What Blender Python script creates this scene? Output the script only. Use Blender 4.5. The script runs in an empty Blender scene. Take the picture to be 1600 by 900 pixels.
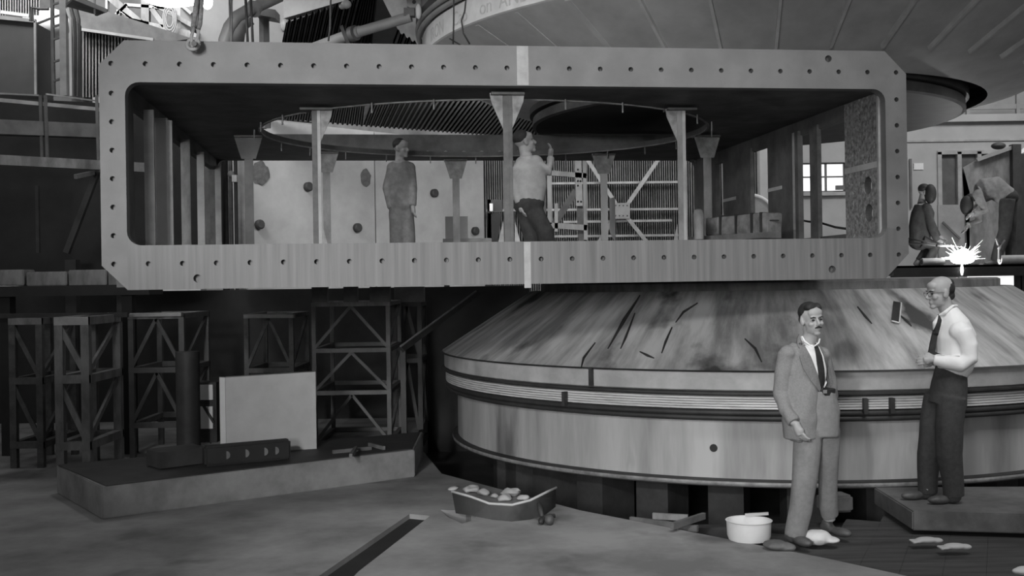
import bpy, bmesh, math, random
from mathutils import Vector, Matrix, noise
from mathutils.bvhtree import BVHTree
random.seed(7)
PI = math.pi
C = bpy.context.scene.collection
sc = bpy.context.scene

# ------------------------------------------------------------------ camera
F, CX, CY, ROLL, H = 1700.0, 800.0, 440.0, 0.015, 1.94
cr, sr = math.cos(ROLL), math.sin(ROLL)
cd = bpy.data.cameras.new('camera'); cam = bpy.data.objects.new('camera', cd); C.objects.link(cam)
cd.sensor_width = 36; cd.lens = 36 * F / 1600; cd.shift_y = -10 / 1600; cd.clip_end = 200
cam.matrix_world = Matrix(((cr, sr, 0, 0), (0, 0, -1, 0), (-sr, cr, 0, H), (0, 0, 0, 1)))
sc.camera = cam
sc.view_settings.view_transform = 'Standard'; sc.view_settings.look = 'None'
sc.view_settings.gamma = 1; sc.view_settings.exposure = 0.12
sc.view_settings.use_curve_mapping = False

# ------------------------------------------------------------------ light
w = bpy.data.worlds.new('world'); sc.world = w; w.use_nodes = True
w.node_tree.nodes['Background'].inputs[0].default_value = (1, 1, 1, 1)
w.node_tree.nodes['Background'].inputs[1].default_value = 0.175

def light(name, kind, loc, target, energy, size=1.0, size_y=None, angle=None, blend=.5):
    d = bpy.data.lights.new(name, kind); o = bpy.data.objects.new(name, d); C.objects.link(o)
    d.energy = energy; o.location = loc
    if kind == 'AREA':
        d.size = size
        if size_y: d.shape = 'RECTANGLE'; d.size_y = size_y
    elif kind == 'SPOT':
        d.shadow_soft_size = size; d.spot_size = angle; d.spot_blend = blend
    else: d.shadow_soft_size = size
    if target is not None:
        o.rotation_euler = (Vector(target) - Vector(loc)).to_track_quat('-Z', 'Y').to_euler()
    return o
light('flood_key', 'SPOT', (-2.7, -2.0, H + 2.3), (-.35, 9.0, H - .4), 1500, .25, angle=math.radians(37), blend=.45)
k_ = light('front_fill', 'AREA', (-2.6, -5.0, H + 1.0), (-.9, 9, H), 66, 2.4, 1.6); k_.data.spread = math.radians(50)  # added soft fill from the front, no real door
light('shirt_fill_spot', 'SPOT', (1.6, 3.4, H + 4.3), (4.05, 8.6, 1.42), 380, .12, angle=math.radians(17), blend=.7)  # narrow spot added to brighten the white shirt
k_ = light('skylight_front', 'AREA', (3.0, 3.5, H + 7.5), (2.0, 9.5, H - 1), 45, 4, 3); k_.data.spread = math.radians(58)
light('side_windows', 'AREA', (9.8, 12.6, H + 3.6), (4.2, 9.6, H - .5), 45, 3, 2)
light('gantry_lamp', 'SPOT', (.9, 14.7, H + 1.70), (1.4, 17.5, H + .1), 55, .08, angle=math.radians(95), blend=.6)
k_ = light('hall_windows_left', 'AREA', (-7.5, 13.0, H + 8.0), (-6.8, 20, H + 4), 400, 5, 2.5); k_.data.spread = math.radians(95)
light('hall_windows_right', 'AREA', (9.5, 15.5, H + 6.5), (8.0, 22, H + 1), 320, 4, 2)
light('hall_windows_back', 'AREA', (-.6, 16.6, H + 2.5), (-1.2, 22, H + .2), 110, 2.5, .8)
light('hall_windows_rear', 'AREA', (3.4, 20.5, H + 4.5), (2.2, 24, H + 1), 60, 3, 1.5)

# ------------------------------------------------------------------ pixel helper
def P(px, py, Y):
    dx, dy = px - CX, py - CY
    u = dx * cr - dy * sr; v = dx * sr + dy * cr
    return Vector((u / F * Y, Y, H - v / F * Y))
def PZ(px, py, z):                      # ray meets a level plane at height z
    dx, dy = px - CX, py - CY
    v = dx * sr + dy * cr
    return P(px, py, (H - z) * F / v)

# ------------------------------------------------------------------ materials
def mat(name, base, rough=.7, metal=0, var=.25, scale=3, det=6, stretch=(1, 1, 1), bump=0, uv=False, spots=None, emit=0, lo=.35, hi=.65, spec=.5):
    m = bpy.data.materials.new(name); m.use_nodes = True
    nt = m.node_tree; b = nt.nodes['Principled BSDF']
    b.inputs['Roughness'].default_value = rough; b.inputs['Metallic'].default_value = metal
    b.inputs['Specular IOR Level'].default_value = spec
    g = lambda v: (v, v, v, 1)
    if emit:
        b.inputs['Base Color'].default_value = g(base)
        b.inputs['Emission Color'].default_value = (1, 1, 1, 1); b.inputs['Emission Strength'].default_value = emit
        return m
    tc = nt.nodes.new('ShaderNodeTexCoord'); mp = nt.nodes.new('ShaderNodeMapping')
    nt.links.new(tc.outputs['UV' if uv else 'Object'], mp.inputs[0]); mp.inputs['Scale'].default_value = stretch
    n = nt.nodes.new('ShaderNodeTexNoise'); n.inputs['Scale'].default_value = scale; n.inputs['Detail'].default_value = det
    n.inputs['Roughness'].default_value = .62
    nt.links.new(mp.outputs[0], n.inputs['Vector'])
    r = nt.nodes.new('ShaderNodeValToRGB'); r.color_ramp.elements[0].position = lo; r.color_ramp.elements[1].position = hi
    r.color_ramp.elements[0].color = g(base * (1 - var)); r.color_ramp.elements[1].color = g(min(1, base * (1 + var)))
    nt.links.new(n.outputs['Fac'], r.inputs[0]); out = r.outputs[0]
    if spots:                            # (value, scale, threshold, stretch)
        val, s2, th, st2 = spots
        mp2 = nt.nodes.new('ShaderNodeMapping'); nt.links.new(tc.outputs['UV' if uv else 'Object'], mp2.inputs[0]); mp2.inputs['Scale'].default_value = st2
        n2 = nt.nodes.new('ShaderNodeTexNoise'); n2.inputs['Scale'].default_value = s2; n2.inputs['Detail'].default_value = 5
        nt.links.new(mp2.outputs[0], n2.inputs['Vector'])
        r2 = nt.nodes.new('ShaderNodeValToRGB'); r2.color_ramp.elements[0].position = th; r2.color_ramp.elements[1].position = th + .09
        nt.links.new(n2.outputs['Fac'], r2.inputs[0])
        mx = nt.nodes.new('ShaderNodeMix'); mx.data_type = 'RGBA'
        nt.links.new(r2.outputs[0], mx.inputs['Factor']); nt.links.new(out, mx.inputs[6]); mx.inputs[7].default_value = g(val); out = mx.outputs[2]
    nt.links.new(out, b.inputs['Base Color'])
    if bump:
        bp = nt.nodes.new('ShaderNodeBump'); bp.inputs['Strength'].default_value = bump; bp.inputs['Distance'].default_value = .02
        nt.links.new(n.outputs['Fac'], bp.inputs['Height']); nt.links.new(bp.outputs[0], b.inputs['Normal'])
    return m
M = dict(
    plate=mat('machined steel plate', .17, .55, .0, .16, 2.2, 8, spots=(.15, 1.6, .60, (1, 1, 1)), bump=.05),
    plate_low=mat('streaked steel plate', .155, .55, .0, .22, 5, 6, stretch=(4, 4, .12), spots=(.15, 9, .60, (3, 1, .08))),
    seam=mat('pale weld seam', .36, .6, 0, .15, 9),
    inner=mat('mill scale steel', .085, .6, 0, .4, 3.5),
    speck=mat('speckled steel', .22, .6, 0, .55, 26, 4, spots=(.5, 30, .62, (1, 1, 1))),
    dark=mat('dark steel', .035, .6, 0, .3, 5), black=mat('black', .02, .7, 0, .2, 5),
    post=mat('jack post steel', .22, .6, 0, .35, 7, stretch=(1, 1, .4)), postd=mat('dark post steel', .09, .6, 0, .35, 7),
    gusset=mat('stained gusset', .25, .65, 0, .35, 9),
    cyl=mat('stained tank shell', .40, .5, 0, .28, 2.2, 5, stretch=(1, 1, .13), spots=(.16, 1.7, .58, (1, 1, .25)), lo=.38, hi=.62),
    cone=mat('streaked cone plate', .44, .55, 0, .42, 1, 8, stretch=(90, 1.0, 1), uv=True, spots=(.07, 1, .57, (34, 1.5, 1)), lo=.38, hi=.62),
    band=mat('pale band', .42, .5, 0, .2, 3), chrome=mat('bright ribbed band', .6, .4, 0, .2, 5, stretch=(1, 1, 18)),
    ucone=mat('upper cone plate', .46, .55, 0, .14, 2.2, 5), rib=mat('cone rib', .5, .6, 0, .15, 4),
    uband=mat('whitewashed ring band', .68, .6, 0, .1, 5), ink=mat('faded lettering', .52, .8, 0, .1, 20),
    concrete=mat('slab concrete', .26, .85, 0, .3, 1.3, 8, spots=(.12, .9, .6, (1, 1, 1)), bump=.2),
    floor=mat('dark floor', .045, .85, 0, .4, 1.5, 7), curb=mat('curb concrete', .24, .85, 0, .25, 3, 7),
    plank=mat('dirty deck plank', .055, .8, 0, .4, 4, stretch=(.3, 3, 1)), wood=mat('pale timber', .34, .75, 0, .25, 4, stretch=(1, 1, .3)),
    woodm=mat('weathered timber', .13, .75, 0, .3, 4), woodd=mat('dark timber', .045, .8, 0, .3, 4),
    wall=mat('plastered wall', .40, .9, 0, .1, 1.2), wallc=mat('concrete back wall', .36, .9, 0, .14, 1.4, 7),
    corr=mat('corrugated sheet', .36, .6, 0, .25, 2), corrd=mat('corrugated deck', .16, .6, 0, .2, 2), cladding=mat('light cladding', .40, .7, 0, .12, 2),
    darkpanel=mat('dark painted panel', .075, .6, 0, .15, 1.5), frame=mat('pale painted steel', .36, .6, 0, .2, 4), framed=mat('dim painted steel', .13, .6, 0, .25, 4),
    pipe=mat('grey pipe', .30, .5, 0, .12, 4), white=mat('white paint', .75, .6, 0, .06, 4), board=mat('pale board', .50, .8, 0, .07, 4),
    cloth=mat('tweed', .25, .95, 0, .12, 90), trouser=mat('flannel', .25, .95, 0, .1, 30), shirt=mat('white shirt cotton', .88, .9, 0, .03, 10),
    tie=mat('dark tie', .025, .7, 0, .3, 30), dtrouser=mat('dark wool', .055, .95, 0, .15, 30), skin=mat('skin', .42, .55, 0, .08, 12, spec=.3),
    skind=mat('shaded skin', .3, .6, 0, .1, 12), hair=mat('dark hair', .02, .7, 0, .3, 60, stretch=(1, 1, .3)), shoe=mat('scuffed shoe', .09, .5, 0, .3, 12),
    work=mat('work shirt', .2, .95, 0, .2, 14), workl=mat('light work shirt', .3, .95, 0, .15, 9), workd=mat('dark overalls', .035, .95, 0, .3, 12),
    rope=mat('rope', .2, .9, 0, .4, 40), canvas=mat('wrapped canvas', .2, .9, 0, .4, 8), glassd=mat('dark door glass', .12, .3, 0, .2, 3),
    lamp=mat('lamp glow', .9, emit=9), pane=mat('daylit pane and sheet glow', .9, emit=.85), spark=mat('spark', 1, emit=3), lapel=mat('lapel tweed', .2, .95, 0, .15, 90), arc=mat('arc glow', 1, emit=60),
    patch=mat('dark damp stain', .11, .9, 0, .3, 12), hot=mat('white sheet', .9, .6, 0, .05, 4),
)

# ------------------------------------------------------------------ mesh builder
MW = {}                                   # world matrices of the empties
class MB:
    def __init__(s): s.bm = bmesh.new(); s.uv = None
    def _add(s, vs, fs):
        v = [s.bm.verts.new(p) for p in vs]
        for f in fs:
            try: s.bm.faces.new([v[i] for i in f])
            except ValueError: pass
        return v
    def box(s, lo, hi):
        x0, y0, z0 = lo; x1, y1, z1 = hi
        s._add([(x0,y0,z0),(x1,y0,z0),(x1,y1,z0),(x0,y1,z0),(x0,y0,z1),(x1,y0,z1),(x1,y1,z1),(x0,y1,z1)],
               [(0,3,2,1),(4,5,6,7),(0,1,5,4),(1,2,6,5),(2,3,7,6),(3,0,4,7)]); return s
    def obox(s, c, size, rz=0, tilt=0):
        m = Matrix.Translation(c) @ Matrix.Rotation(rz, 4, 'Z') @ Matrix.Rotation(tilt, 4, 'Y')
        a, b, d = [k / 2 for k in size]
        s._add([m @ Vector(p) for p in [(-a,-b,-d),(a,-b,-d),(a,b,-d),(-a,b,-d),(-a,-b,d),(a,-b,d),(a,b,d),(-a,b,d)]],
               [(0,3,2,1),(4,5,6,7),(0,1,5,4),(1,2,6,5),(2,3,7,6),(3,0,4,7)]); return s
    def beam(s, p0, p1, w, d=None, up=(0, 1, 0)):      # w across, d along «up»
        p0, p1 = Vector(p0), Vector(p1); d = d or w; t = (p1 - p0).normalized(); up = Vector(up)
        if abs(t.dot(up)) > .95: up = Vector((1, 0, 0))
        sd = t.cross(up).normalized(); up = sd.cross(t).normalized(); a = sd * w / 2; b = up * d / 2
        s._add([p0-a-b, p0+a-b, p0+a+b, p0-a+b, p1-a-b, p1+a-b, p1+a+b, p1-a+b],
               [(0,3,2,1),(4,5,6,7),(0,1,5,4),(1,2,6,5),(2,3,7,6),(3,0,4,7)]); return s
    def tube(s, pts, r, n=10, cap=True, flat=None):
        pts = [Vector(p) for p in pts]; rs = r if isinstance(r, (list, tuple)) else [r] * len(pts)
        rings = []; prev = None
        for i, p in enumerate(pts):
            t = (pts[min(i+1, len(pts)-1)] - pts[max(i-1, 0)]).normalized()
            if prev is None: prev = t.cross(Vector((0, 1, 0)) if abs(t.y) < .9 else Vector((1, 0, 0))).normalized()
            a = (prev - t * prev.dot(t)).normalized(); prev = a; b = t.cross(a)
            ra, rb = rs[i] if isinstance(rs[i], (tuple, list)) else (rs[i], rs[i])
            rings.append([s.bm.verts.new(p + a * ra * math.cos(2*PI*k/n) + b * rb * math.sin(2*PI*k/n)) for k in range(n)])
        for i in range(len(rings)-1):
            for k in range(n): s.bm.faces.new((rings[i][k], rings[i][(k+1) % n], rings[i+1][(k+1) % n], rings[i+1][k]))
        if cap: s.bm.faces.new(rings[0][::-1]); s.bm.faces.new(rings[-1])
        return s
    def ell(s, c, r, rot=None, n=16):
        m = Matrix.Translation(c)
        if rot is not None: m = m @ rot
        r = r if isinstance(r, (tuple, list)) else (r, r, r)
        bmesh.ops.create_uvsphere(s.bm, u_segments=n, v_segments=max(6, n*2//3), radius=1, matrix=m @ Matrix.Diagonal((*r, 1)))
        return s
    def prism(s, pts, off):               # closed 3D polygon pushed by a vector
        pts = [Vector(p) for p in pts]; off = Vector(off)
        a = [s.bm.verts.new(p) for p in pts]; b = [s.bm.verts.new(p + off) for p in pts]; n = len(pts)
        for i in range(n): s.bm.faces.new((a[i], a[(i+1) % n], b[(i+1) % n], b[i]))
        f1 = s.bm.faces.new(a[::-1]); f2 = s.bm.faces.new(b)
        bmesh.ops.triangulate(s.bm, faces=[f1, f2]); return s
    def lathe(s, prof, c, n=128, a0=0, a1=2*PI, close=False):
        full = abs(a1 - a0 - 2*PI) < 1e-6; m = n if full else n + 1
        s.uv = s.uv or s.bm.loops.layers.uv.new('UVMap')
        R = [[s.bm.verts.new((c[0]+r*math.cos(a0+(a1-a0)*k/n), c[1]+r*math.sin(a0+(a1-a0)*k/n), c[2]+z)) for (r, z) in prof] for k in range(m)]
        L = len(prof)
        for k in range(n):
            k2 = (k+1) % m
            for i in range(L - (0 if close else 1)):
                j = (i+1) % L
                f = s.bm.faces.new((R[k][i], R[k2][i], R[k2][j], R[k][j]))
                for lp, uvv in zip(f.loops, ((k/n, i), (k/n+1/n, i), (k/n+1/n, i+1), (k/n, i+1))): lp[s.uv].uv = uvv
        return s
    def obj(s, name, m, parent=None, smooth=False, label=None, cat=None, group=None, kind=None, local=False, noise_amp=0, bevel=0):
        bm = s.bm
        bmesh.ops.recalc_face_normals(bm, faces=bm.faces)
        if bevel: bmesh.ops.bevel(bm, geom=[e for e in bm.edges if e.is_manifold and e.calc_face_angle(0) > .8], offset=bevel, segments=2, affect='EDGES', clamp_overlap=True)
        me = bpy.data.meshes.new(name)
        loc = None
        if parent is not None:
            if not local: bm.transform(MW[parent.name].inverted())
        else:
            xs = [v.co for v in bm.verts]
            lo = Vector([min(p[i] for p in xs) for i in range(3)]); hi = Vector([max(p[i] for p in xs) for i in range(3)])
            loc = Vector(((lo.x+hi.x)/2, (lo.y+hi.y)/2, lo.z)); bm.transform(Matrix.Translation(-loc))
        bm.to_mesh(me); bm.free()
        if smooth:
            for p in me.polygons: p.use_smooth = True
            if smooth == 'auto':
                me.set_sharp_from_angle(angle=math.radians(35))
        me.materials.append(m)
        o = bpy.data.objects.new(name, me); C.objects.link(o)
        if parent is not None:
            o.parent = parent; MW[o.name] = MW[parent.name].copy()
        else: o.location = loc; MW[o.name] = Matrix.Translation(loc)
        tag(o, label, cat, group, kind); return o
def tag(o, label=None, cat=None, group=None, kind=None):
    if label: o['label'] = label
    if cat: o['category'] = cat
    if group: o['group'] = group
    if kind: o['kind'] = kind
def thing(name, label, cat, loc=(0, 0, 0), rz=0, group=None, kind=None):
    o = bpy.data.objects.new(name, None); C.objects.link(o); o.location = loc; o.rotation_euler = (0, 0, rz)
    o.empty_display_size = .2
    MW[o.name] = Matrix.Translation(loc) @ Matrix.Rotation(rz, 4, 'Z'); tag(o, label, cat, group, kind); return o
def copy_thing(o, delta, label, rz=0):
    c = o.copy(); C.objects.link(c); c.location = o.location + Vector(delta); c.rotation_euler.z += rz; c['label'] = label
    MW[c.name] = Matrix.Translation(Vector(delta)) @ MW[o.name]
    for ch in list(o.children):
        d = ch.copy(); C.objects.link(d); d.parent = c
    return c
def evaluated(me_obj):
    dg = bpy.context.evaluated_depsgraph_get(); dg.update()
    me = bpy.data.meshes.new_from_object(me_obj.evaluated_get(dg)); return me
def fuse(mb, voxel=.007, smooth=3, wrinkle=0, wscale=9, stretch=(1, 1, .5)):
    bmesh.ops.recalc_face_normals(mb.bm, faces=mb.bm.faces)
    me = bpy.data.meshes.new('t'); mb.bm.to_mesh(me); mb.bm.free(); o = bpy.data.objects.new('t', me); C.objects.link(o)
    md = o.modifiers.new('r', 'REMESH'); md.mode = 'VOXEL'; md.voxel_size = voxel
    e = evaluated(o); bpy.data.objects.remove(o)
    out = MB(); out.bm.from_mesh(e)
    for _ in range(smooth): bmesh.ops.smooth_vert(out.bm, verts=out.bm.verts, factor=.5, use_axis_x=True, use_axis_y=True, use_axis_z=True)
    if wrinkle:
        out.bm.normal_update()
        for v in out.bm.verts:
            q = Vector((v.co.x*stretch[0], v.co.y*stretch[1], v.co.z*stretch[2])) * wscale
            v.co += v.normal * wrinkle * (noise.noise(q) + .6 * noise.noise(q * 2.3 + Vector((5, 2, 1))))
    return out
def boolean_cut(o, cutter_mb, world=False):
    me = bpy.data.meshes.new('cut'); bmesh.ops.recalc_face_normals(cutter_mb.bm, faces=cutter_mb.bm.faces); cutter_mb.bm.to_mesh(me)
    c = bpy.data.objects.new('cut', me); C.objects.link(c); c.matrix_world = Matrix.Identity(4) if world else MW[o.name]
    par = o.parent; o.parent = None; o.matrix_world = MW[o.name]
    md = o.modifiers.new('b', 'BOOLEAN'); md.object = c; md.operation = 'DIFFERENCE'; md.solver = 'EXACT'
    e = evaluated(o); o.modifiers.clear(); o.data = e; bpy.data.objects.remove(c)
    if par is not None:
        o.parent = par; o.matrix_basis = Matrix.Identity(4)

def drape(poly, bvh, Y0, off=.004, thick=.006, fy=None, levels=5):
    """polygon of world points, pushed along +y onto a surface"""
    mb = MB(); pts = [Vector(p) for p in poly]
    f = mb.bm.faces.new([mb.bm.verts.new(p) for p in pts]); bmesh.ops.triangulate(mb.bm, faces=[f])
    for _ in range(levels):
        es = [e for e in mb.bm.edges if e.calc_length() > .016]
        if not es: break
        bmesh.ops.subdivide_edges(mb.bm, edges=es, cuts=1, use_grid_fill=False); bmesh.ops.triangulate(mb.bm, faces=mb.bm.faces)
    last = None; miss = []
    for v in mb.bm.verts:
        h = bvh.ray_cast(Vector((v.co.x, Y0, v.co.z)), Vector((0, 1, 0)), 3)
        if h[0] is not None: v.co = Vector((v.co.x, h[0].y - off, v.co.z)); last = v.co.y
        else: miss.append(v)
    for v in miss:
        nb = bvh.find_nearest(v.co)
        v.co.y = nb[0].y - off if nb[0] is not None else last
    bm = mb.bm; g = bmesh.ops.extrude_face_region(bm, geom=list(bm.faces))
    for e in g['geom']:
        if isinstance(e, bmesh.types.BMVert): e.co.y += thick + off
    return mb

# ================================================================== SETTING
def poly_slab(pts, z0, z1):
    mb = MB(); mb.prism([(x, y, z0) for x, y in pts], (0, 0, z1 - z0)); return mb
def xy(px, py, z=0):
    p = PZ(px, py, z); return (p.x, p.y)
MB().box((-22, -6, -.6), (18, 30, -.5)).obj('floor', M['floor'], kind='structure', label='dark sunken floor beneath the magnet')
# lit concrete slab with a slot in it
e1, e2, e3, e4 = xy(1440, 905), xy(1290, 872), xy(905, 797), xy(690, 740)
slab = [(-20, -5), (e1[0] - .55, -5), (e1[0]-.12, e1[1]-.5), e1, e2, e3, e4, (-1.25, 13.5), (-1.25, 28), (-20, 28)]
slot = [xy(672, 806), xy(560, 893), xy(300, 1160), xy(150, 1160), xy(498, 900), xy(640, 803)]
so = poly_slab(slab, -.5, 0).obj('floor', M['concrete'], kind='structure', label='lit concrete slab with a long slot in it')
cut = MB(); cut.prism([(x, y, -.6) for x, y in slot], (0, 0, 1))
hole = [xy(688, 797), xy(700, 808), xy(722, 818), xy(740, 813), xy(747, 800), xy(736, 801), xy(728, 797)]
cut.prism([(x, y, -.6) for x, y in hole], (0, 0, 1))
boolean_cut(so, cut, True)
tin = MB(); tin.prism([(x, y, -.5) for x, y in slot], (0, 0, .46)); tin.obj('trench_shade_fill', M['black'], kind='structure', label='black fill put in for the shade of the slot in the slab')  # shade in the slot put in as a raised black fill
# plank deck at the right
d0 = xy(1160, 822, -.01); d1 = xy(1330, 800, -.01)
dk = thing('plank_deck', 'dark plank decking laid over the pit under the two standing men', 'decking', (3.4, 6.5, -.5))
for i in range(17):
    x0 = 1.30 + i * .29
    ytop = 8.40 + min(.75, i * .2) + random.uniform(-.04, .04)
    mb = MB(); ybot = 4.5
    a = Vector((x0 - 1.0 + (ytop-ybot)*.45, ytop, -.06)); b = Vector((x0 - 1.0, ybot, -.06))
    # keep the planks clear of the lit slab
    mb.beam(a, b, .278, .05, up=(0, 0, 1)); mb.obj('plank', M['plank'], dk, bevel=.006)
for k, yy in enumerate((6.2, 8.2)):
    MB().box((1.5 + .2 * k, yy, -.5), (7.2, yy + .14, -.09)).obj('joist', M['woodd'], dk)

MB().box((-14, 15.7, -.5), (.25, 15.85, H - .06)).obj('wall_shade_screen', M['black'], kind='structure', label='black screen added for the shade behind the trestles')  # shade behind the trestles put in as a black sheet
MB().box((-9, 3.0, -.5), (-2.45, 3.1, 2.3)).obj('wall_light_blocker', M['dark'], kind='structure', label='unseen partition added left of the camera to shade the floor')  # unseen wall added to keep light off the lower left floor
# back walls ----------------------------------------------------------
A0 = Vector((-4.27, 19.1)); dAB = Vector((.7153, .6988))
def wall_pt(t): return A0 + dAB * t
def wall_run(name, t0, t1, z0, z1, m, th=.2, label=None):
    a, b = wall_pt(t0), wall_pt(t1); n = Vector((-dAB.y, dAB.x)) * th
    mb = MB(); mb.prism([(a.x, a.y, z0), (b.x, b.y, z0), (b.x+n.x, b.y+n.y, z0), (a.x+n.x, a.y+n.y, z0)], (0, 0, z1 - z0))
    return mb.obj(name, m, kind='structure', label=label)
wall_run('wall_back', -1.2, 2.34, 0, H + 2.9, M['wallc'], label='pale concrete wall with dark plugs, left bay')
wall_run('wall_back', 2.37, 5.18, 0, H + 2.9, M['wallc'], label='pale concrete wall with dark plugs, right bay')
wall_run('wall_back', -1.6, 1.3, H + 2.96, H + 9, M['wall'], label='white plastered wall above the concrete')
def hit_wall(px, py):
    q = P(px, py, 1.0); r = q.x
    t = (A0.x - r * A0.y) / (r * dAB.y - dAB.x); w_ = wall_pt(t)
    return P(px, py, w_.y)
wn = Vector((dAB.y, -dAB.x, 0))
for i, (px, py) in enumerate(((404, 351), (480, 292), (557, 356), (677, 302), (741, 361))):
    c = hit_wall(px, py); mb = MB(); mb.tube([c - wn*.02, c + wn*.07, c + wn*.09], [.085, .085, .06], 14)
    mb.obj('wall_plug', M['dark'], smooth='auto', label=['dark round plug in the wall beside the far left jack post', 'dark round plug high in the wall left of the foremost left jack post',
        'dark round plug low in the wall between jack post and walking man', 'dark round plug high in the wall right of the walking man', 'dark round plug low in the wall beside the bright card'][i], cat='wall plug', group='round plugs in the concrete wall')
def blot(c, rx, rz, lab, sd):
    random.seed(sd); mb = MB(); pts = []
    for k in range(22):
        a = 2*PI*k/22; q = 1 + .28*noise.noise(Vector((math.cos(a)*2.2+sd, math.sin(a)*2.2, 0)))
        pts.append(c + Vector((dAB.x, dAB.y, 0)) * rx*q*math.cos(a) + Vector((0, 0, rz*q*math.sin(a))) + wn*.003)
    mb.prism(pts, wn * .004); mb.obj('wall_stain', M['patch'], label=lab, cat='stain')
blot(hit_wall(407, 271), .17, .21, 'ragged dark stain on the wall near its left edge', 1)
blot(hit_wall(571, 278), .12, .17, 'ragged dark stain on the wall left of the walking man', 4)
# corrugated flat soffit seen through the tank opening
def corrugated(quad_fn, nu, nv, amp, name, m, **k):
    mb = MB(); G = [[mb.bm.verts.new(quad_fn(i / nu, j / nv, amp * (1 if (i // 2) % 2 else -1))) for j in range(nv+1)] for i in range(nu+1)]
    for i in range(nu):
        for j in range(nv): mb.bm.faces.new((G[i][j], G[i+1][j], G[i+1][j+1], G[i][j+1]))
    g = bmesh.ops.solidify(mb.bm, geom=mb.bm.faces[:], thickness=.004)
    return mb.obj(name, m, **k)
def soffit(u, v, a):
    x0 = -4.27 + 5.2 * u; y0 = 19.1 + 3.55 * u           # far edge along the wall
    if u < .19: x1 = -2.47 + .98 * (u/.19); y1 = 12.1 - 1.0 * (u/.19)
    elif u < .3: x1 = -1.49 + .21 * ((u-.19)/.11); y1 = 11.1 - .3 * ((u-.19)/.11)
    else: q = (u-.3)/.7; x1 = -1.28 + 2.1 * q; y1 = 12.6 + 9.1 * q
    return (x0 + (x1-x0)*v, y0 + (y1-y0)*v, H + 2.93 + a)
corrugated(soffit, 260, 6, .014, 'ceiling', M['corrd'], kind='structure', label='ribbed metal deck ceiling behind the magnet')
# fascia above the soffit's front edge
mb = MB(); mb.prism([(-2.5, 12.12, H + 2.97), (-1.0, 10.75, H + 2.97), (-.95, 10.85, H+2.97), (-2.45, 12.22, H+2.97)], (0, 0, 3.2))
mb.obj('trim_1', M['pipe'], kind='structure', label='white fascia over the ribbed deck')
# corrugated end wall
def cw(x0, x1, y, z0, z1):
    return lambda u, v, a: (x0 + (x1-x0)*u, y + a, z0 + (z1-z0)*v)
corrugated(cw(-1.4, 5.6, 24.6, 0, H+3.0), 280, 1, .008, 'wall_end', M['corr'], kind='structure', label='ribbed sheet metal end wall')
YG = 24.4
for i, (py, x0, x1) in enumerate(((286, 850, 1062), (328, 760, 1062), (346, 880, 1050), (369, 820, 1062))):
    MB().beam(P(x0, py+1, YG), P(x1, py-1.5, YG), .05, .09).obj('wall_girt', M['frame'], label=['topmost pale rail across the ribbed end wall', 'second pale rail across the ribbed end wall, behind the gusset plate',
        'thin pale rail just under the gusset plate', 'lowest pale rail near the tank lip'][i], cat='rail', group='rails across the ribbed end wall')
xb = thing('cross_brace', 'pale steel X brace with a bolted gusset plate on the ribbed wall', 'brace', P(970, 330, YG-.1))
for a, b in (((918, 250), (962, 318)), ((1028, 250), (980, 320)), ((960, 340), (925, 395)), ((980, 340), (1012, 380))):
    MB().beam(P(*a, YG-.12), P(*b, YG-.12), .085, .05).obj('brace_bar', M['frame'], xb)
MB().box(P(958, 342, YG-.17), P(984, 317, YG-.155)).obj('gusset_plate', M['pipe'], xb)
for k in range(8):
    x = 962 + (k % 4) * 6; y = 321 if k < 4 else 337
    MB().ell(P(x, y, YG-.18), .014, n=8).obj('rivet', M['dark'], xb)

# right hand rooms ------------------------------------------------------
YR = 21.5
wr = MB(); wx = lambda px: P(px, 300, YR).x; wz = lambda py, px=1450: P(px, py, YR).z
# wall with openings: window and doorway
zb, zt = 0, wz(192)
for a, b, c, d in ((1188, 1246, zb, zt), (1246, 1322, zb, wz(300, 1285)), (1246, 1322, wz(254, 1285), zt), (1322, 1470, zb, zt), (1470, 1584, wz(240), zt), (1584, 1700, zb, zt)):
    wr.box((wx(a), YR, c), (wx(b), YR + .15, d))
wr.obj('wall_right', M['wall'], kind='structure', label='pale plastered wall right of the tank')
MB().box((wx(1180), YR-.12, zt), (wx(1700), YR+.3, zt+.14)).obj('trim_2', M['wall'], kind='structure', label='cornice on top of the pale wall')
MB().box((wx(1400), YR-.03, wz(222)), (wx(1700), YR, wz(219))).obj('trim_3', M['frame'], kind='structure', label='thin moulding line on the pale wall')
wd = thing('window_1', 'daylit window seen through the right side of the tank', None, (wx(1285), YR, wz(300, 1285)), kind='structure')
MB().box((wx(1246), YR+.10, wz(299, 1285)), (wx(1322), YR+.11, wz(254, 1285))).obj('window_pane', M['pane'], wd)
fr = MB()
for px in (1247, 1292, 1321): fr.box((wx(px)-.02, YR+.05, wz(300, 1285)), (wx(px)+.02, YR+.09, wz(254, 1285)))
for py in (255, 276, 299): fr.box((wx(1246), YR+.045, wz(py, 1285)-.014), (wx(1322), YR+.095, wz(py, 1285)+.014))
fr.obj('window_frame', M['framed'], wd)
MB().box((wx(1240), YR-.08, wz(306, 1285)), (wx(1326), YR, wz(301, 1285))).obj('window_sill', M['frame'], wd)
MB().box((wx(1306), YR-.02, wz(297, 1285)), (wx(1320), YR+.04, wz(290, 1285))).obj('sill_box', M['framed'], label='small dark box on the window sill', cat='box')
dr = thing('door_1', 'glazed double door behind the welders', None, (wx(1525), YR, 0), kind='structure')
f2 = MB()
for px in (1468, 1499, 1530, 1586): f2.box((wx(px)-.04, YR-.04, 0), (wx(px)+.04, YR+.05, wz(238)))
f2.box((wx(1465), YR-.04, wz(242)), (wx(1588), YR+.05, wz(236))); f2.obj('door_frame', M['frame'], dr)
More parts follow.
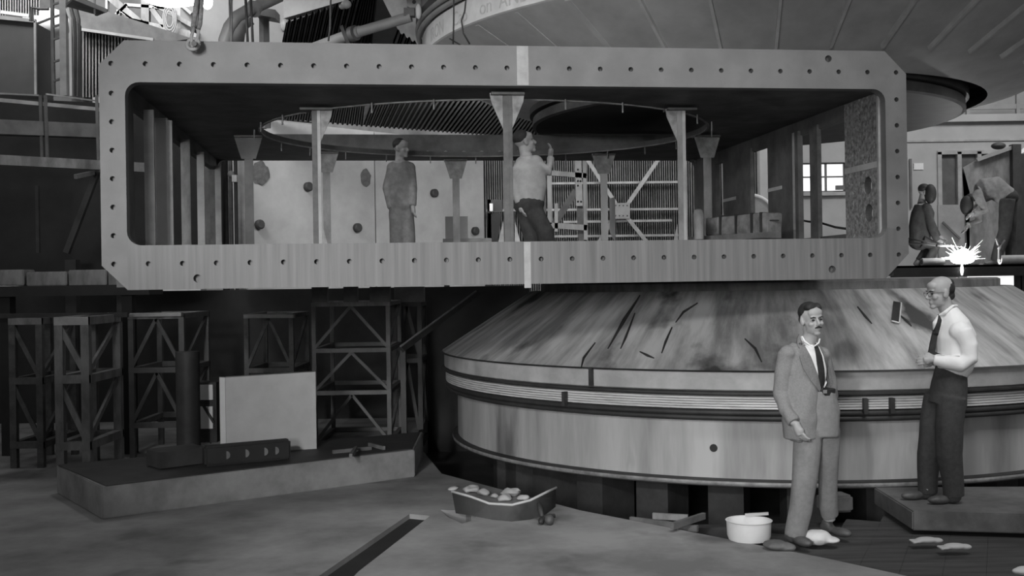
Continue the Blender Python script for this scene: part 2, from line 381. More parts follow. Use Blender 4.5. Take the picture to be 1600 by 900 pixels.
MB().box((wx(1468), YR+.06, 0), (wx(1586), YR+.08, wz(240))).obj('door_leaf', M['glassd'], dr)
MB().box((wx(1428), YR-.02, wz(265)), (wx(1443), YR-.005, wz(255))).obj('notice_card', M['white'], label='small white notice card on the pale wall beside the door', cat='notice')
MB().box((wx(1421), YR-.05, wz(325)), (wx(1424), YR-.01, wz(248))).obj('wall_conduit', M['framed'], label='thin vertical conduit on the pale wall next to the tank corner', cat='conduit')
# balcony over the wall
YB = 23.5
MB().box((P(1490, 180, YB).x, YB-.1, zt+.14), (16, YB + .2, H+4.6)).obj('wall_upper', M['cladding'], kind='structure', label='bright wall above the balcony')
rl = thing('balcony_railing', 'pale balcony railing at the upper right', 'railing', P(1560, 190, 22.3))
for py, wdt in ((137, .06), (166, .10), (189, .07)): MB().beam(P(1500, py+2, 22.3), P(1680, py-1, 22.3), wdt, .05).obj('rail', M['pipe'], rl)
for px in (1512, 1590, 1650): MB().beam(P(px, 190, 22.3), P(px, 135, 22.3), .07).obj('baluster', M['pipe'], rl)
MB().box((4.5, 24.9, 0), (17, 25.1, H + 3)).obj('wall_far', M['wall'], kind='structure', label='far wall behind the right rooms')

# big background wall on the left
MB().box((-19, 25.0, 0), (-1.0, 25.2, H + 9)).obj('wall_left', M['corr'], kind='structure', label='hazy light wall behind the upper left steelwork')

# ================================================================== LOWER MAGNET POLE
PX, PY = 2.94, 12.9
lp = thing('magnet_pole', 'huge round lower magnet pole with streaked conical top on the floor', 'magnet', (PX, PY, .1))
c0 = (PX, PY, H)
MB().lathe([(3.60, -.98), (3.60, -1.76)], c0, 200).obj('shell', M['cyl'], lp, smooth=True)
MB().lathe([(3.60, -1.74), (3.66, -1.75), (3.66, -1.80), (3.5, -1.82), (0.1, -1.82)], c0, 200).obj('bottom_flange', M['dark'], lp, smooth='auto')
MB().lathe([(3.663, -1.757), (3.668, -1.775), (3.663, -1.79)], c0, 200).obj('flange_lip', M['gusset'], lp)
MB().lathe([(3.75, -.79), (3.75, -.955), (3.735, -.965)], c0, 200).obj('upper_band', M['band'], lp, smooth='auto')
MB().lathe([(3.74, -.965), (3.78, -.975), (3.78, -.992), (3.7, -1.0), (3.70, -1.012)], c0, 200).obj('clamp_ring', M['dark'], lp, smooth='auto')
prof = [(3.70, -1.012)]
for k in range(5): z = -1.018 - k*.022; prof += [(3.735, z), (3.735, z-.014), (3.715, z-.018)]
MB().lathe(prof + [(3.70, -1.13)], c0, 200).obj('ribbed_band', M['chrome'], lp, smooth='auto')
for z, r in ((-1.155, .026), (-1.20, .022)):
    pts = [(3.71 + r*math.cos(a), z + r*math.sin(a)) for a in [2*PI*k/8 for k in range(8)]]
    MB().lathe(pts, c0, 200, close=True).obj('coolant_pipe', M['dark'], lp, smooth=True)
MB().lathe([(3.70, -1.13), (3.62, -1.235), (3.60, -1.24)], c0, 200).obj('shadow_gap', M['black'], lp)
cone = MB(); N = 24
cone.lathe([(2.72 + (3.77-2.72)*k/N, -.12 + (-.79+.12)*k/N) for k in range(N+1)], c0, 240)
for f in cone.bm.faces:
    for l in f.loops: l[cone.uv].uv = (l[cone.uv].uv[0], l[cone.uv].uv[1]/N)
co = cone.obj('cone', M['cone'], lp, smooth=True)
MB().lathe([(3.77, -.787), (3.79, -.80), (3.75, -.80)], c0, 200).obj('cone_edge', M['dark'], lp)
MB().lathe([(2.72, -.12), (2.6, -.12), (2.6, -.045), (2.57, -.03), (.05, -.03)], c0, 200).obj('pole_disc', M['post'], lp, smooth='auto')
def on_cone(px, py, lift=0):
    best = None
    for k in range(400):
        Y = 8.5 + k*.01; p = P(px, py, Y); r = math.hypot(p.x-PX, p.y-PY)
        zc = H - .12 - .67*(r-2.72)/1.05
        if p.z < zc + .01: best = p; break
    best = best or P(px, py, 10); d = Vector((best.x-PX, best.y-PY, 0)).normalized()
    return best + (d*.54 + Vector((0, 0, .84))) * lift
mb = MB(); q = [on_cone(1396, 475, .01), on_cone(1407, 477, .01), on_cone(1404, 506, .01), on_cone(1393, 503, .01)]
mb.prism(q, (-.01, -.02, .02)); mb.obj('hatch_plate', M['dark'], lp)
for a, b in (((1396, 475), (1393, 504)), ((1407, 476), (1404, 507)), ((1393, 504), (1404, 507))):
    MB().beam(on_cone(*a, .02), on_cone(*b, .02), .012).obj('hatch_rim', M['uband'], lp)
random.seed(3)
for i, (a, b, c_) in enumerate((((992, 490), (978, 527), (970, 545)), ((930, 536), (912, 560), (908, 575)), ((1090, 474), (1068, 488), (1056, 504)), ((1050, 512), (1040, 535), (1034, 552)),
                 ((1000, 550), (1012, 556), (1022, 560)), ((1164, 530), (1180, 545), (1190, 566)), ((1340, 480), (1352, 495), (1362, 506)), ((1405, 492), (1418, 503), (1424, 510)), ((1000, 462), (976, 500), (950, 545)))):
    MB().tube([on_cone(*a, .004), on_cone(*b, .004), on_cone(*c_, .004)], [.006, .012 if i != 8 else .02, .005], 6).obj('scorch_line', M['dark'], lp)
for px, py in ((812, 588), (772, 612), (1190, 626), (1228, 628)):     # clips on the bands
    a = (px - 1188)/1700*12.9/3.75; an = -PI/2 + math.asin(max(-.99, min(.99, a*.78))); zc = H - .87 if py < 600 else H - 1.09
    c = Vector((PX + 3.76*math.cos(an), PY + 3.76*math.sin(an), zc))
    MB().obox(c, (.035, .05, .17 if py < 600 else .13), an + PI/2).obj('clip', M['dark'], lp)
an = -PI/2 - .34
MB().tube([(PX+3.55*math.cos(an), PY+3.55*math.sin(an), H-1.48), (PX+3.605*math.cos(an), PY+3.605*math.sin(an), H-1.48)], .035, 12).obj('port_hole', M['black'], lp)
for k in range(14):
    a = -PI + .15 + k * (PI-.3)/13
    MB().obox((PX+2.95*math.cos(a), PY+2.95*math.sin(a), -.19), (.32, .5, .61), a+PI/2).obj('foundation_block', M['woodd'], lp)

# ================================================================== UPPER MAGNET POLE
up = thing('magnet_pole', 'huge round upper magnet pole with ribbed cone hanging over the tank', 'magnet', (PX, PY, H + 1.8))
uc = MB(); uc.lathe([(2.50, 1.97), (3.0, 2.10), (3.93, 2.55)], c0, 240); uc.obj('cone', M['ucone'], up, smooth='auto')
c1 = (PX - .2, PY, H)
MB().lathe([(3.93, 2.55), (3.95, 2.56), (3.95, 2.80), (3.93, 2.81)], c0, 240).obj('ring_band', M['uband'], up, smooth='auto')
for z, r, R_ in ((2.835, .028, 3.985), (2.90, .03, 4.0)):
    MB().lathe([(R_ + r*math.cos(a), z + r*math.sin(a)) for a in [2*PI*k/8 for k in range(8)]], c0, 220, close=True).obj('hoop_pipe', M['pipe'], up, smooth=True)
MB().lathe([(3.93, 2.81), (3.9, 2.98), (4.02, 3.0), (4.02, 3.6), (.1, 3.6)], c0, 200).obj('coil_case', M['pipe'], up, smooth='auto')
MB().lathe([(2.50, 2.04), (2.50, 1.95), (2.42, 1.945), (2.42, 1.93)], c1, 200).obj('rim_groove', M['dark'], up, smooth='auto')
MB().lathe([(2.42, 1.93), (2.46, 1.925), (2.47, 1.83), (2.43, 1.815)], c1, 200).obj('rim_band', M['inner'], up, smooth='auto')
MB().lathe([(2.43, 1.815), (2.4, 1.82), (.05, 1.83)], c1, 200).obj('pole_face', M['dark'], up, smooth='auto')
for k in range(13):
    a = -PI/2 + math.radians(-28 + 9.2*k)
    d = Vector((math.cos(a), math.sin(a), 0)); s_ = Vector((-math.sin(a), math.cos(a), 0))
    p0 = Vector((PX, PY, H)) + d*3.02 + Vector((0, 0, 2.10)); p1 = Vector((PX, PY, H)) + d*3.92 + Vector((0, 0, 2.535))
    MB().beam(p0, p1, .028, .07, up=(0, 0, 1)).obj('rib', M['rib'], up)
    p2 = Vector((PX, PY, H)) + d*2.7 + Vector((0, 0, 2.01))
for k in range(10):
    a = -PI/2 + math.radians(-38 - 9.2*k/1.0); d = Vector((math.cos(a), math.sin(a), 0))
    MB().beam(c0 + d*3.02 + Vector((0, 0, 2.108)) if False else Vector(c0) + d*3.02 + Vector((0, 0, 2.108)), Vector(c0) + d*3.9 + Vector((0, 0, 2.533)), .03 if k % 2 else .06, .006, up=(0, 0, 1)).obj('seam_strip', M['postd' if k in (3, 4) else 'ucone'], up)
# faded lettering round the ring band
def ring_text(txt, a_start, size, z):
    cu = bpy.data.curves.new('t', 'FONT'); cu.body = txt; cu.size = size; cu.extrude = .002
    o = bpy.data.objects.new('t', cu); C.objects.link(o); me = evaluated(o); bpy.data.objects.remove(o)
    mb = MB(); mb.bm.from_mesh(me)
    for v in mb.bm.verts:
        a = a_start + v.co.x / 3.95; r = 3.953 + v.co.z*.5; v.co = Vector((PX + r*math.cos(a), PY + r*math.sin(a), z + v.co.y))
    mb.obj('lettering', M['ink'], up)
for wd0, off_ in (('IRON', 0), ('Cap', 10.5), ('on', 18.5), ('ANB', 23)): ring_text(wd0, -PI/2 - math.radians(73 - off_), .2, H + 2.60)
# lugs, pipe and pulley at its left edge
lug = MB(); c = P(646, 8, 11.9); lug.prism([P(635, -12, 11.9), P(659, -12, 11.9), P(657, 8, 11.9), P(648, 14, 11.9), P(636, 10, 11.9)], (0, .08, 0)); lug.obj('lug_plate', M['frame'], up)
MB().tube([P(647, 3, 11.88), P(647, 3, 11.99)], .022, 12).obj('lug_pin', M['dark'], up)
MB().ell(P(654, 18, 11.8), (.035, .05, .085)).obj('white_insulator', M['white'], up, smooth=True)
sp = thing('vent_pipe', 'pale sloping flanged pipe running to the upper pole ring', 'pipe', P(560, 50, 12))
MB().tube([P(480, 78, 12.2), P(545, 55, 12.1), P(562, 49, 12)], [.055, .065, .065], 14).obj('lower_pipe', M['frame'], sp, smooth='auto')
MB().tube([P(560, 50, 12), P(642, 26, 11.9)], .058, 14).obj('upper_pipe', M['pipe'], sp, smooth='auto')
MB().tube([P(538, 58, 12.1), P(543, 56, 12.1)], .13, 20).obj('flange', M['framed'], sp, smooth='auto')
MB().tube([P(548, 54, 12.05), P(556, 51, 12.0)], .085, 16).obj('collar', M['framed'], sp, smooth='auto')
MB().obox(P(640, 20, 11.9), (.12, .1, .09)).obj('bracket', M['framed'], sp)
for i, (pts, lab) in enumerate((([(709, -8), (709, 30), (708, 69)], 'straight black cord hanging in front of the white ring band'), ([(729, -8), (726, 18), (721, 32), (724, 52), (734, 69)], 'bent black cord hanging beside the straight one'))):
    MB().tube([P(x, y, 8.35) for x, y in pts], .0062, 6).obj('hanging_cord', M['black'], smooth=True, label=lab, cat='cord')

# ================================================================== VACUUM TANK
PSI = .135; s0 = .107
O = Vector((s0*math.cos(PSI), 8.3 + s0*math.sin(PSI), H))
tk = thing('vacuum_tank', 'rectangular steel vacuum tank with a bolted frame, slung across the middle', 'tank', O, PSI)
TI = MW[tk.name].inverted()
def tl(px, py, Y): return TI @ P(px, py, Y)
HW, ZT, ZB, IT, IB, IW = 3.11, 1.80, -.02, 1.495, .305, 2.93
def rrect(x0, x1, z0, z1, r, n=6):
    pts = []
    for cx_, cz_, a0 in ((x1-r, z1-r, 0), (x0+r, z1-r, PI/2), (x0+r, z0+r, PI), (x1-r, z0+r, 1.5*PI)):
        for k in range(n+1): a = a0 + PI/2*k/n; pts.append((cx_ + r*math.cos(a), cz_ + r*math.sin(a)))
    return pts
def flange(y0, y1, name, m, ch=.18):
    outer = [(-HW, ZB+ch), (-HW+ch, ZB), (HW-ch*1.1, ZB), (HW, ZB+ch*1.1), (HW, ZT-ch), (HW-ch, ZT), (-HW+ch, ZT), (-HW, ZT-ch)]
    mb = MB(); mb.prism([(x, y0, z) for x, z in outer], (0, y1-y0, 0)); o = mb.obj(name, m, tk, local=True)
    cut = MB(); cut.prism([(x, y0-.1, z) for x, z in rrect(-IW, IW, IB, IT, .10)], (0, y1-y0+.2, 0))
    return o, cut
fo, cut = flange(0, .10, 'front_flange', M['plate'])
xs = [-HW + .085 + k * (2*HW - .17)/25 for k in range(26)]; zs = [ZB + .19 + k * (ZT-ZB-.37)/7 for k in range(8)]
holes = [(x, ZT-.17) for x in xs] + [(x, ZB+.19) for x in xs] + [(-HW+.085, z) for z in zs[1:-1]] + [(HW-.085, z) for z in zs[1:-1]]
for x, z in holes: cut.tube([(x, -.05, z), (x, .06, z)], .019, 12)
for px, py in ((309, 435), (1300, 421)): q = tl(px, py, 8.0 if px < 800 else 8.65); cut.tube([(q.x, -.05, q.z), (q.x, .06, q.z)], .03, 14)
q = tl(1294, 92, 8.65); cut.tube([(q.x, -.05, q.z), (q.x, .06, q.z)], .028, 14)
boolean_cut(fo, cut)
me = fo.data                                     # streaky lower rail on the same flange
me.materials.append(M['plate_low'])
for p in me.polygons:
    if p.center.z < IB and p.normal.y < -.9: p.material_index = 1
bo, cut = flange(5.0, 5.1, 'back_flange', M['inner']); boolean_cut(bo, cut)
# recessed dark plugs so every bolt hole reads dark, weld seam, inner lip
MB().box((-.045, -.004, IT+.004), (.045, 0, ZT-.002)).obj('weld_seam', M['seam'], tk, local=True)
MB().box((-.012, -.004, ZB-.03), (.04, 0, IB-.004)).obj('weld_seam', M['seam'], tk, local=True)
# plates with the round opening
oc = TI @ Vector((-.24, 10.90, H)); OR = 2.2; OY = 2.0
def top_plate(z0, z1):
    mb = MB(); n = 96; cor = [(-IW-.1, .1), (IW+.1, .1), (IW+.1, 5.0), (-IW-.1, 5.0)]
    def border(a):
        dx, dy = math.cos(a), math.sin(a); ts = []
        for lim, o_, d in ((-IW-.1, oc.x, dx), (IW+.1, oc.x, dx), (.1, oc.y, dy), (5.0, oc.y, dy)):
            if abs(d) > 1e-6:
                t = (lim-o_)/d
                if t > 0: ts.append(t)
        t = min(ts); return (oc.x + dx*t, oc.y + dy*t)
    angs = sorted([2*PI*k/n for k in range(n)] + [math.atan2(y-oc.y, x-oc.x) % (2*PI) for x, y in cor])
    R = []
    for a in angs:
        bx, by = border(a); ix, iy = oc.x + OR*math.cos(a), oc.y + OY*math.sin(a)
        R.append([mb.bm.verts.new(p) for p in ((ix, iy, z0), (bx, by, z0), (bx, by, z1), (ix, iy, z1))])
    for i in range(len(R)):
        j = (i+1) % len(R)
        for k in range(4): mb.bm.faces.new((R[i][k], R[j][k], R[j][(k+1) % 4], R[i][(k+1) % 4]))
    return mb
top_plate(IT, IT+.05).obj('top_plate', M['inner'], tk, local=True)
MB().box((-IW-.1, .1, .0), (IW+.1, 5.0, .05)).obj('bottom_plate', M['inner'], tk, local=True)
mb = MB(); mb.lathe([(1.0, IT-.012), (1.01, IT-.012), (1.01, IT), (1.0, IT)], (0, 0, 0), 128, close=True)
for v in mb.bm.verts: v.co.x = oc.x + v.co.x*OR; v.co.y = oc.y + v.co.y*OY
mb.obj('opening_rim', M['post'], tk, local=True)
for k in range(26):
    a = 2*PI*(k+.3)/26
    p = Vector((oc.x + (OR+.06)*math.cos(a), oc.y + (OY+.06)*math.sin(a), IT))
    MB().tube([p, p - Vector((0, 0, .085))], .007, 6).obj('hanging_stud', M['post'], tk, local=True)
for k in range(22):
    x = -2.2 + k*.22
    MB().tube([(x, 4.97, IT+.08), (x, 5.0, IT+.08)], .028, 8).obj('flange_bolt', M['post'], tk, local=True)
# side walls: intervals along y computed from the photo
def ly(px, x):                                   # where the ray through px meets the plane local x
    a = TI @ Vector((0, 0, H)); b = TI @ P(px, 300, 5.0); t = (x - a.x)/(b.x - a.x); return a.y + t*(b.y - a.y)
def side(xi, xo, solids, name, m, top=1.36, bot=.37):
    mb = MB(); lo_, hi_ = min(xi, xo), max(xi, xo)
    mb.box((lo_, .1, .05), (hi_, 5, bot)); mb.box((lo_, .1, top), (hi_, 5, IT))
    for a, b in solids: mb.box((lo_, a, bot), (hi_, b, top))
    return mb.obj(name, m, tk, local=True)
xl = -IW + .0
YL = lambda px: ly(px, xl); YRt = lambda px: ly(px, IW)
side(xl, xl-.06, [(.1, YL(210)), (YL(336), 5.0)], 'left_side_wall', M['inner'])
for a, b, m, dpt in ((226, 241, 'frame', .05), (242, 262, 'board', .10), (283, 297, 'post', .08), (308, 319, 'frame', .06), (336, 345, 'frame', .05)):
    y0 = min(YL(a), 4.95); MB().box((xl, y0, .06), (xl+(b-a)/1700*(8.0+y0), y0+.03, 1.40)).obj('side_rib', M[m], tk, local=True)
ye = YL(242); MB().box((xl+20/1700*(8+ye), ye-.002, .06), (xl+27/1700*(8+ye), ye+.03, 1.38)).obj('side_rib_edge', M['seam'], tk, local=True)
side(IW, IW+.06, [(YRt(1246), YRt(1200)), (YRt(1171), YRt(1130)), (YRt(1118), 5.0)], 'right_side_wall', M['inner'])
pn = MB().box((IW-.006, .1, .07), (IW, YRt(1322), 1.49)).obj('port_panel', M['speck'], tk, local=True)
rw = MB().box((IW, .1, .37), (IW+.06, YRt(1322), 1.36)).obj('port_wall', M['inner'], tk, local=True)
cut = MB()
for px, py in ((1357, 290), (1358, 333)):
    y = ly(px, IW); p = TI @ P(px, py, (MW[tk.name] @ Vector((IW, y, 0))).y); cut.tube([(IW-.1, y, p.z), (IW+.2, y, p.z)], .075, 24)
    MB().tube([(IW+.07, y, p.z), (IW+.075, y, p.z)], .085, 24).obj('port_backing', M['postd'], tk, local=True)
boolean_cut(pn, cut); boolean_cut(rw, cut)
MB().box((IW-.011, .1, .885), (IW-.006, YRt(1322), .935)).obj('chalk_stripe', M['band'], tk, local=True)
MB().box((IW-.004, YRt(1222), .885), (IW, YRt(1200), .92)).obj('chalk_stripe', M['band'], tk, local=True)
MB().box((IW-.004, YRt(1150), .885), (IW, YRt(1130), .92)).obj('chalk_stripe', M['band'], tk, local=True)
for pa, pb, m, pr in ((1269, 1281, 'postd', .02), (1241, 1245, 'seam', .015), (1171, 1176, 'postd', .02), (1247, 1252, 'inner', .03)):
    MB().box((IW-pr, YRt(pb), .06), (IW+.02, YRt(pa), 1.40)).obj('side_post', M[m], tk, local=True)
MB().beam((IW-.012, .1, .07), (IW-.012, .1, 1.49), .02, .03).obj('inner_lip', M['seam'], tk, local=True)
# shackle and slings ----------------------------------------------------
sh = thing('lifting_shackle', 'rusty lifting shackle hooked through the top left of the tank frame', 'shackle', P(304, 78, 7.88))
ctr = P(303, 70, 7.90); pts = []
for k in range(17):
    a = 2*PI*k/16; pts.append(ctr + Vector((.043*math.cos(a), -.02+.02*math.sin(a), .043*math.sin(a))))
MB().tube(pts, .014, 8, cap=False).obj('ring', M['pipe'], sh, smooth=True)
MB().tube([P(301, 74, 7.86), P(299, 58, 7.9), P(303, 42, 7.9), P(310, 48, 7.9), P(309, 60, 7.9), P(304, 70, 7.86)], .013, 8).obj('bow', M['pipe'], sh, smooth=True)
MB().tube([P(303, 68, 7.78), P(303, 68, 7.95)], .02, 10).obj('pin', M['postd'], sh, smooth='auto')
MB().tube([P(301, 50, 7.92), P(306, 15, 7.92), P(309, -30, 7.92)], .019, 8).obj('sling_rope', M['rope'], smooth=True, label='left leg of the thick rope sling rising from the shackle', cat='rope')
MB().tube([P(307, 52, 7.96), P(312, 38, 7.96), P(317, -30, 7.96)], .019, 8).obj('sling_rope', M['rope'], smooth=True, label='right leg of the thick rope sling rising from the shackle', cat='rope')

# ------------------------------------------------------------------ jack posts round the opening
JP = [(497, 9.10, 'post', 'foremost left jack post, dark with a pale edge, under the tank roof'), (796, 8.50, 'postd', 'middle jack post in front of the bending man'),
      (1067, 9.40, 'post', 'foremost right jack post, palest of them all'), (512, 12.1, 'post', 'rear left jack post just behind the foremost left one'),
      (714, 13.05, 'post', 'rear jack post with wedge shaped plates right of the walking man'), (945, 12.7, 'board', 'rear jack post in front of the ribbed end wall'),
      (1107, 11.2, 'post', 'right hand jack post beside the wrapped bundle'), (391, 10.7, 'inner', 'dark jack post at the far left of the opening')]
for i, (px, Y, m, lab) in enumerate(JP):
    b = P(px, 400, Y); zc = H + IT - .022; zf = H + .052; X = b.x
    t = thing('jack_post', lab, 'jack post', (X, Y, zf), PSI, 'jack posts propping the tank roof')
    w_ = .036 if i < 3 else .042
    MB().box((-w_, -.012, 0), (w_, .0, zc-zf)).box((-w_*.35, 0, 0), (w_*.35, .07, zc-zf)).obj('post', M['postd' if i == 0 else m], t, local=True)
    if i in (0, 1, 2): MB().box((w_*.25, -.016, .0), (w_, -.012, zc-zf)).obj('post_edge', M['seam' if i != 1 else 'postd'], t, local=True)
    hh = zc - zf
    if i >= 3:
        MB().prism([(-.14, -.02, hh), (.14, -.02, hh), (.07, -.02, hh-.23), (-.07, -.02, hh-.23)], (0, .014, 0)).obj('top_gusset', M['gusset' if i != 7 else 'inner'], t, local=True)
        MB().prism([(-.11, -.02, 0), (.11, -.02, 0), (.07, -.02, .13), (-.07, -.02, .13)], (0, .014, 0)).obj('foot_gusset', M['gusset' if i != 4 else 'postd'], t, local=True)
    for sgn in () if i >= 3 else ((1,) if i == 0 else (-1,) if i == 2 else (-1, 1)):
        MB().prism([(sgn*w_, -.006, hh), (sgn*(w_+.10), -.006, hh), (sgn*(w_+.09), -.006, hh-.07), (sgn*(w_+.0), -.006, hh-.28)], (0, .014, 0)).obj('top_gusset', M['gusset'], t, local=True)
        MB().prism([(sgn*w_, -.006, 0), (sgn*(w_+.09), -.006, 0), (sgn*(w_+.085), -.006, .12), (sgn*(w_+.01), -.006, .42)], (0, .014, 0)).obj('foot_gusset', M['gusset' if i != 4 else 'postd'], t, local=True)
    MB().box((-.13, -.06, hh-.02), (.13, .09, hh-.0015)).obj('head_plate', M['postd'], t, local=True)

# things in the tank ----------------------------------------------------
zf = H + .052
bd = thing('wrapped_bundle', 'canvas wrapped and roped bundle lying on timber in the tank', 'bundle', (P(1160, 370, 10.0).x, 10.0, zf+.2))
mb = MB(); p0, p1 = P(1112, 355, 10.5), P(1212, 349, 9.7); dv = (p1-p0)
for k in range(4):
    a = p0 + dv*(k/4+.01); b = p0 + dv*((k+1)/4-.01); mb.beam(a, b, .17+.008*k, .17)
fuse(mb, .012, 2, .006, 8).obj('canvas', M['canvas'], bd, smooth=True)
for t_ in (.27, .52, .76, .9): c = p0 + dv*t_; MB().obox(c, (.02, .20, .205), math.atan2(dv.y, dv.x)).obj('strap', M['dark'], bd)
MB().tube([p0 + Vector((0, -.10, 0)), p0+dv*.4+Vector((0, -.11, -.01)), p0+dv*.75+Vector((0, -.115, .03)), p1+Vector((0, -.11, .02))], .006, 6).obj('cord', M['dark'], bd)
a, b = P(1090, 373, 10.3), P(1207, 371, 9.5)
a.z = b.z = P(1150, 371, 9.9).z
MB().beam(a, b, .22, .05, up=(0, 0, 1)).obj('timber_baulk', M['woodm'], label='timber baulk under the wrapped bundle', cat='timber')
MB().box((a.x, 9.6, zf), (b.x, 10.2, a.z-.028)).obj('packing_block', M['woodd'], label='dark packing block under the timber baulk', cat='block')
MB().lathe([(.045, 0), (.05, .22), (.035, .26), (.02, .27)], P(1092, 374, 9.7), 20).obj('steel_bottle', M['post'], smooth='auto', label='small grey steel bottle beside the wrapped bundle', cat='bottle')
pts = [P(1246, 343, 12.5), P(1262, 346, 11.5), P(1285, 349, 10.8), P(1305, 355, 10), P(1326, 358, 9.45)]
MB().tube(pts, .011, 8).obj('power_cable', M['black'], smooth=True, label='black cable sagging behind the right side posts of the tank', cat='cable')

# ================================================================== behind the tank: timber frames
tf = thing('timber_gantry', 'pale bolted timber frame standing before the ribbed end wall', 'frame', P(885, 390, 16.5) * 1)
YT = 16.5
for a, b, wd_, m in (((858, 255), (859, 350), .065, 'wood'), ((913, 245), (915, 382), .055, 'wood'), ((903, 250), (905, 322), .10, 'frame'), ((856, 270), (916, 275), .075, 'wood'),
                     ((856, 352), (917, 356), .085, 'wood'), ((848, 262), (850, 350), .085, 'woodm'), ((906, 322), (908, 384), .085, 'woodm'), ((866, 350), (900, 298), .10, 'woodm'), ((869, 318), (869, 362), .05, 'frame')):
    MB().beam(P(*a, YT + (.1 if m == 'woodm' else 0)), P(*b, YT + (.1 if m == 'woodm' else 0)), wd_, .08).obj('timber', M[m], tf)
for x, y in ((903, 265), (903, 283), (903, 290), (907, 283), (903, 315), (908, 315)): MB().ell(P(x, y, YT-.05), .015, n=8).obj('bolt', M['black'], tf)
for px in (850, 913):
    p = P(px, 380, YT); MB().box((p.x-.04, YT-.04, 0), (p.x+.04, YT+.04, p.z+.05)).obj('timber_leg', M['woodm'], tf)
lb = thing('leaning_board', 'pale upright board standing right of the rear jack post', 'board', P(958, 380, 14.0))
MB().prism([P(953, 310, 14.3), P(961, 308, 14), P(962, 380, 14), P(953, 362, 14.3)], (.0, .04, 0)).obj('board_face', M['white'], lb)
MB().box((P(956, 380, 14).x, 14.0, H-.028), (P(962, 380, 14).x, 14.06, P(958, 378, 14).z)).obj('board_leg', M['board'], lb)
cdz = P(735, 340, 15.5)
r0 = P(696, 372, 16.15); r1 = P(731, 338, 16.17); MB().box((r0.x, 16.15, P(730, 373, 16.1).z+.002), (r1.x, 16.17, r1.z)).obj('pale_card', M['board'], label='pale square card behind the rear jack post with wedge plates', cat='card')
bx = thing('bench', 'pale bench top along the foot of the concrete wall', 'bench', (P(730, 380, 16.1).x, 16.1, 0))
MB().box(P(692, 384, 16.1), (P(768, 384, 16.1).x, 16.5, P(692, 373, 16.1).z)).obj('bench_top', M['frame'], bx)
for px in (697, 763): r_ = P(px, 383, 16.2); MB().box((r_.x-.04, 16.2, -.5), (r_.x+.04, 16.3, r_.z)).obj('bench_leg', M['framed'], bx)
for i, (px, y0, y1, wd_, m, lab) in enumerate(((351, 262, 400, .05, 'dark', 'dark vertical pipe nearest the tank left corner'), (360, 262, 400, .032, 'postd', 'thin grey vertical pipe between dark ones'), (368, 262, 400, .028, 'dark', 'dark vertical pipe beside the pale column'))):
    p = P(px, y0, 16); MB().tube([(p.x, 16, 0), (p.x, 16, p.z+1)], wd_, 12).obj('riser_pipe', M[m], smooth='auto', label=lab, cat='pipe', group='riser pipes behind the tank')
p = P(376, 262, 16.4); MB().box((p.x-.07, 16.4, 0), (p.x+.06, 16.5, p.z+1)).obj('column', M['frame'], label='pale slim column behind the left end of the tank', cat='column')
sw = thing('switch_gear', 'small pale fitting clamped to the riser pipes', 'fitting', P(365, 282, 15.8))
MB().obox(P(367, 279, 15.94), (.07, .08, .10)).obj('pale_box', M['white'], sw); MB().ell(P(361, 272, 15.94), (.05, .05, .05)).obj('knob', M['pipe'], sw)
bk = thing('work_screen', 'dark screen panel with a bright slit behind the middle jack post', 'screen', P(775, 380, 17))
MB().box(P(762, 330, 17), P(785, 312, 17.04)).obj('upper_panel', M['dark'], bk); MB().box(P(765, 330, 16.98), P(770, 318, 17.0)).obj('bright_slit', M['white'], bk)
MB().prism([P(762, 333, 17), P(784, 333, 17), P(776, 386, 17), P(762, 386, 17)], (0, .05, 0)).obj('lower_panel', M['black'], bk)
MB().box((P(762, 386, 17).x, 17, 0), (P(768, 386, 17).x, 17.05, P(762, 312, 17).z)).obj('screen_leg', M['black'], bk)
wl = thing('cable_drum', 'pale round drum edge seen through the narrow right opening', 'drum', P(1178, 345, 19))
mb = MB(); c = P(1172, 345, 19); mb.tube([c, c + Vector((0, .25, 0))], .45, 32); mb.obj('drum_body', M['pipe'], wl, smooth='auto')
mb = MB(); pts = [c + Vector((.45*math.cos(2*PI*k/40), -.01, .45*math.sin(2*PI*k/40))) for k in range(41)]; mb.tube(pts, .03, 8, cap=False); mb.obj('drum_rim', M['white'], wl, smooth=True)
MB().box((c.x-.3, 19, 0), (c.x+.3, 19.25, c.z-.35)).obj('drum_stand', M['framed'], wl)
# ================================================================== LEFT BACKGROUND
def bm_(a, b, Y, w_, m, parent, name, d=None): return MB().beam(P(*a, Y), P(*b, Y if not isinstance(Y, tuple) else Y[1]), w_, d or w_).obj(name, M[m], parent)
ms = thing('mezzanine', 'dark steel mezzanine with pale rails at the left edge', 'mezzanine', (P(40, 430, 13).x, 13, 0))
MB().prism([P(-60, 150, 14.2), P(346, 170, 15.6), P(346, 450, 15.6), P(-60, 446, 14.2)], (0, .1, 0)).obj('shade_panel', M['black'], ms)  # dark interior behind the rails put in as a black sheet
def sb(a, b, wd_, m, name, Y0=12.2, Y1=13.6): MB().beam(P(*a, Y0), P(*b, Y1), wd_, wd_*.7).obj(name, M[m], ms)
sb((-60, 151), (165, 172), .045, 'frame', 'hand_rail'); sb((-60, 143), (60, 149), .02, 'frame', 'thin_rail'); sb((72, 147), (153, 158), .018, 'frame', 'thin_rail')
sb((-60, 197), (165, 206), .17, 'framed', 'floor_beam'); sb((-60, 247), (225, 262), .115, 'post', 'lower_beam')
for px, m in ((63, 'framed'), (71, 'framed'), (151, 'framed')):
    MB().beam(P(px, 149, 12.9), P(px+3, 250, 12.9), .03).obj('stanchion', M[m], ms)
sb((118, 276), (155, 268), .05, 'framed', 'knee_brace'); MB().beam(P(152, 268, 13.3), P(104, 395, 13.3), .07).obj('diagonal', M['dark'], ms)
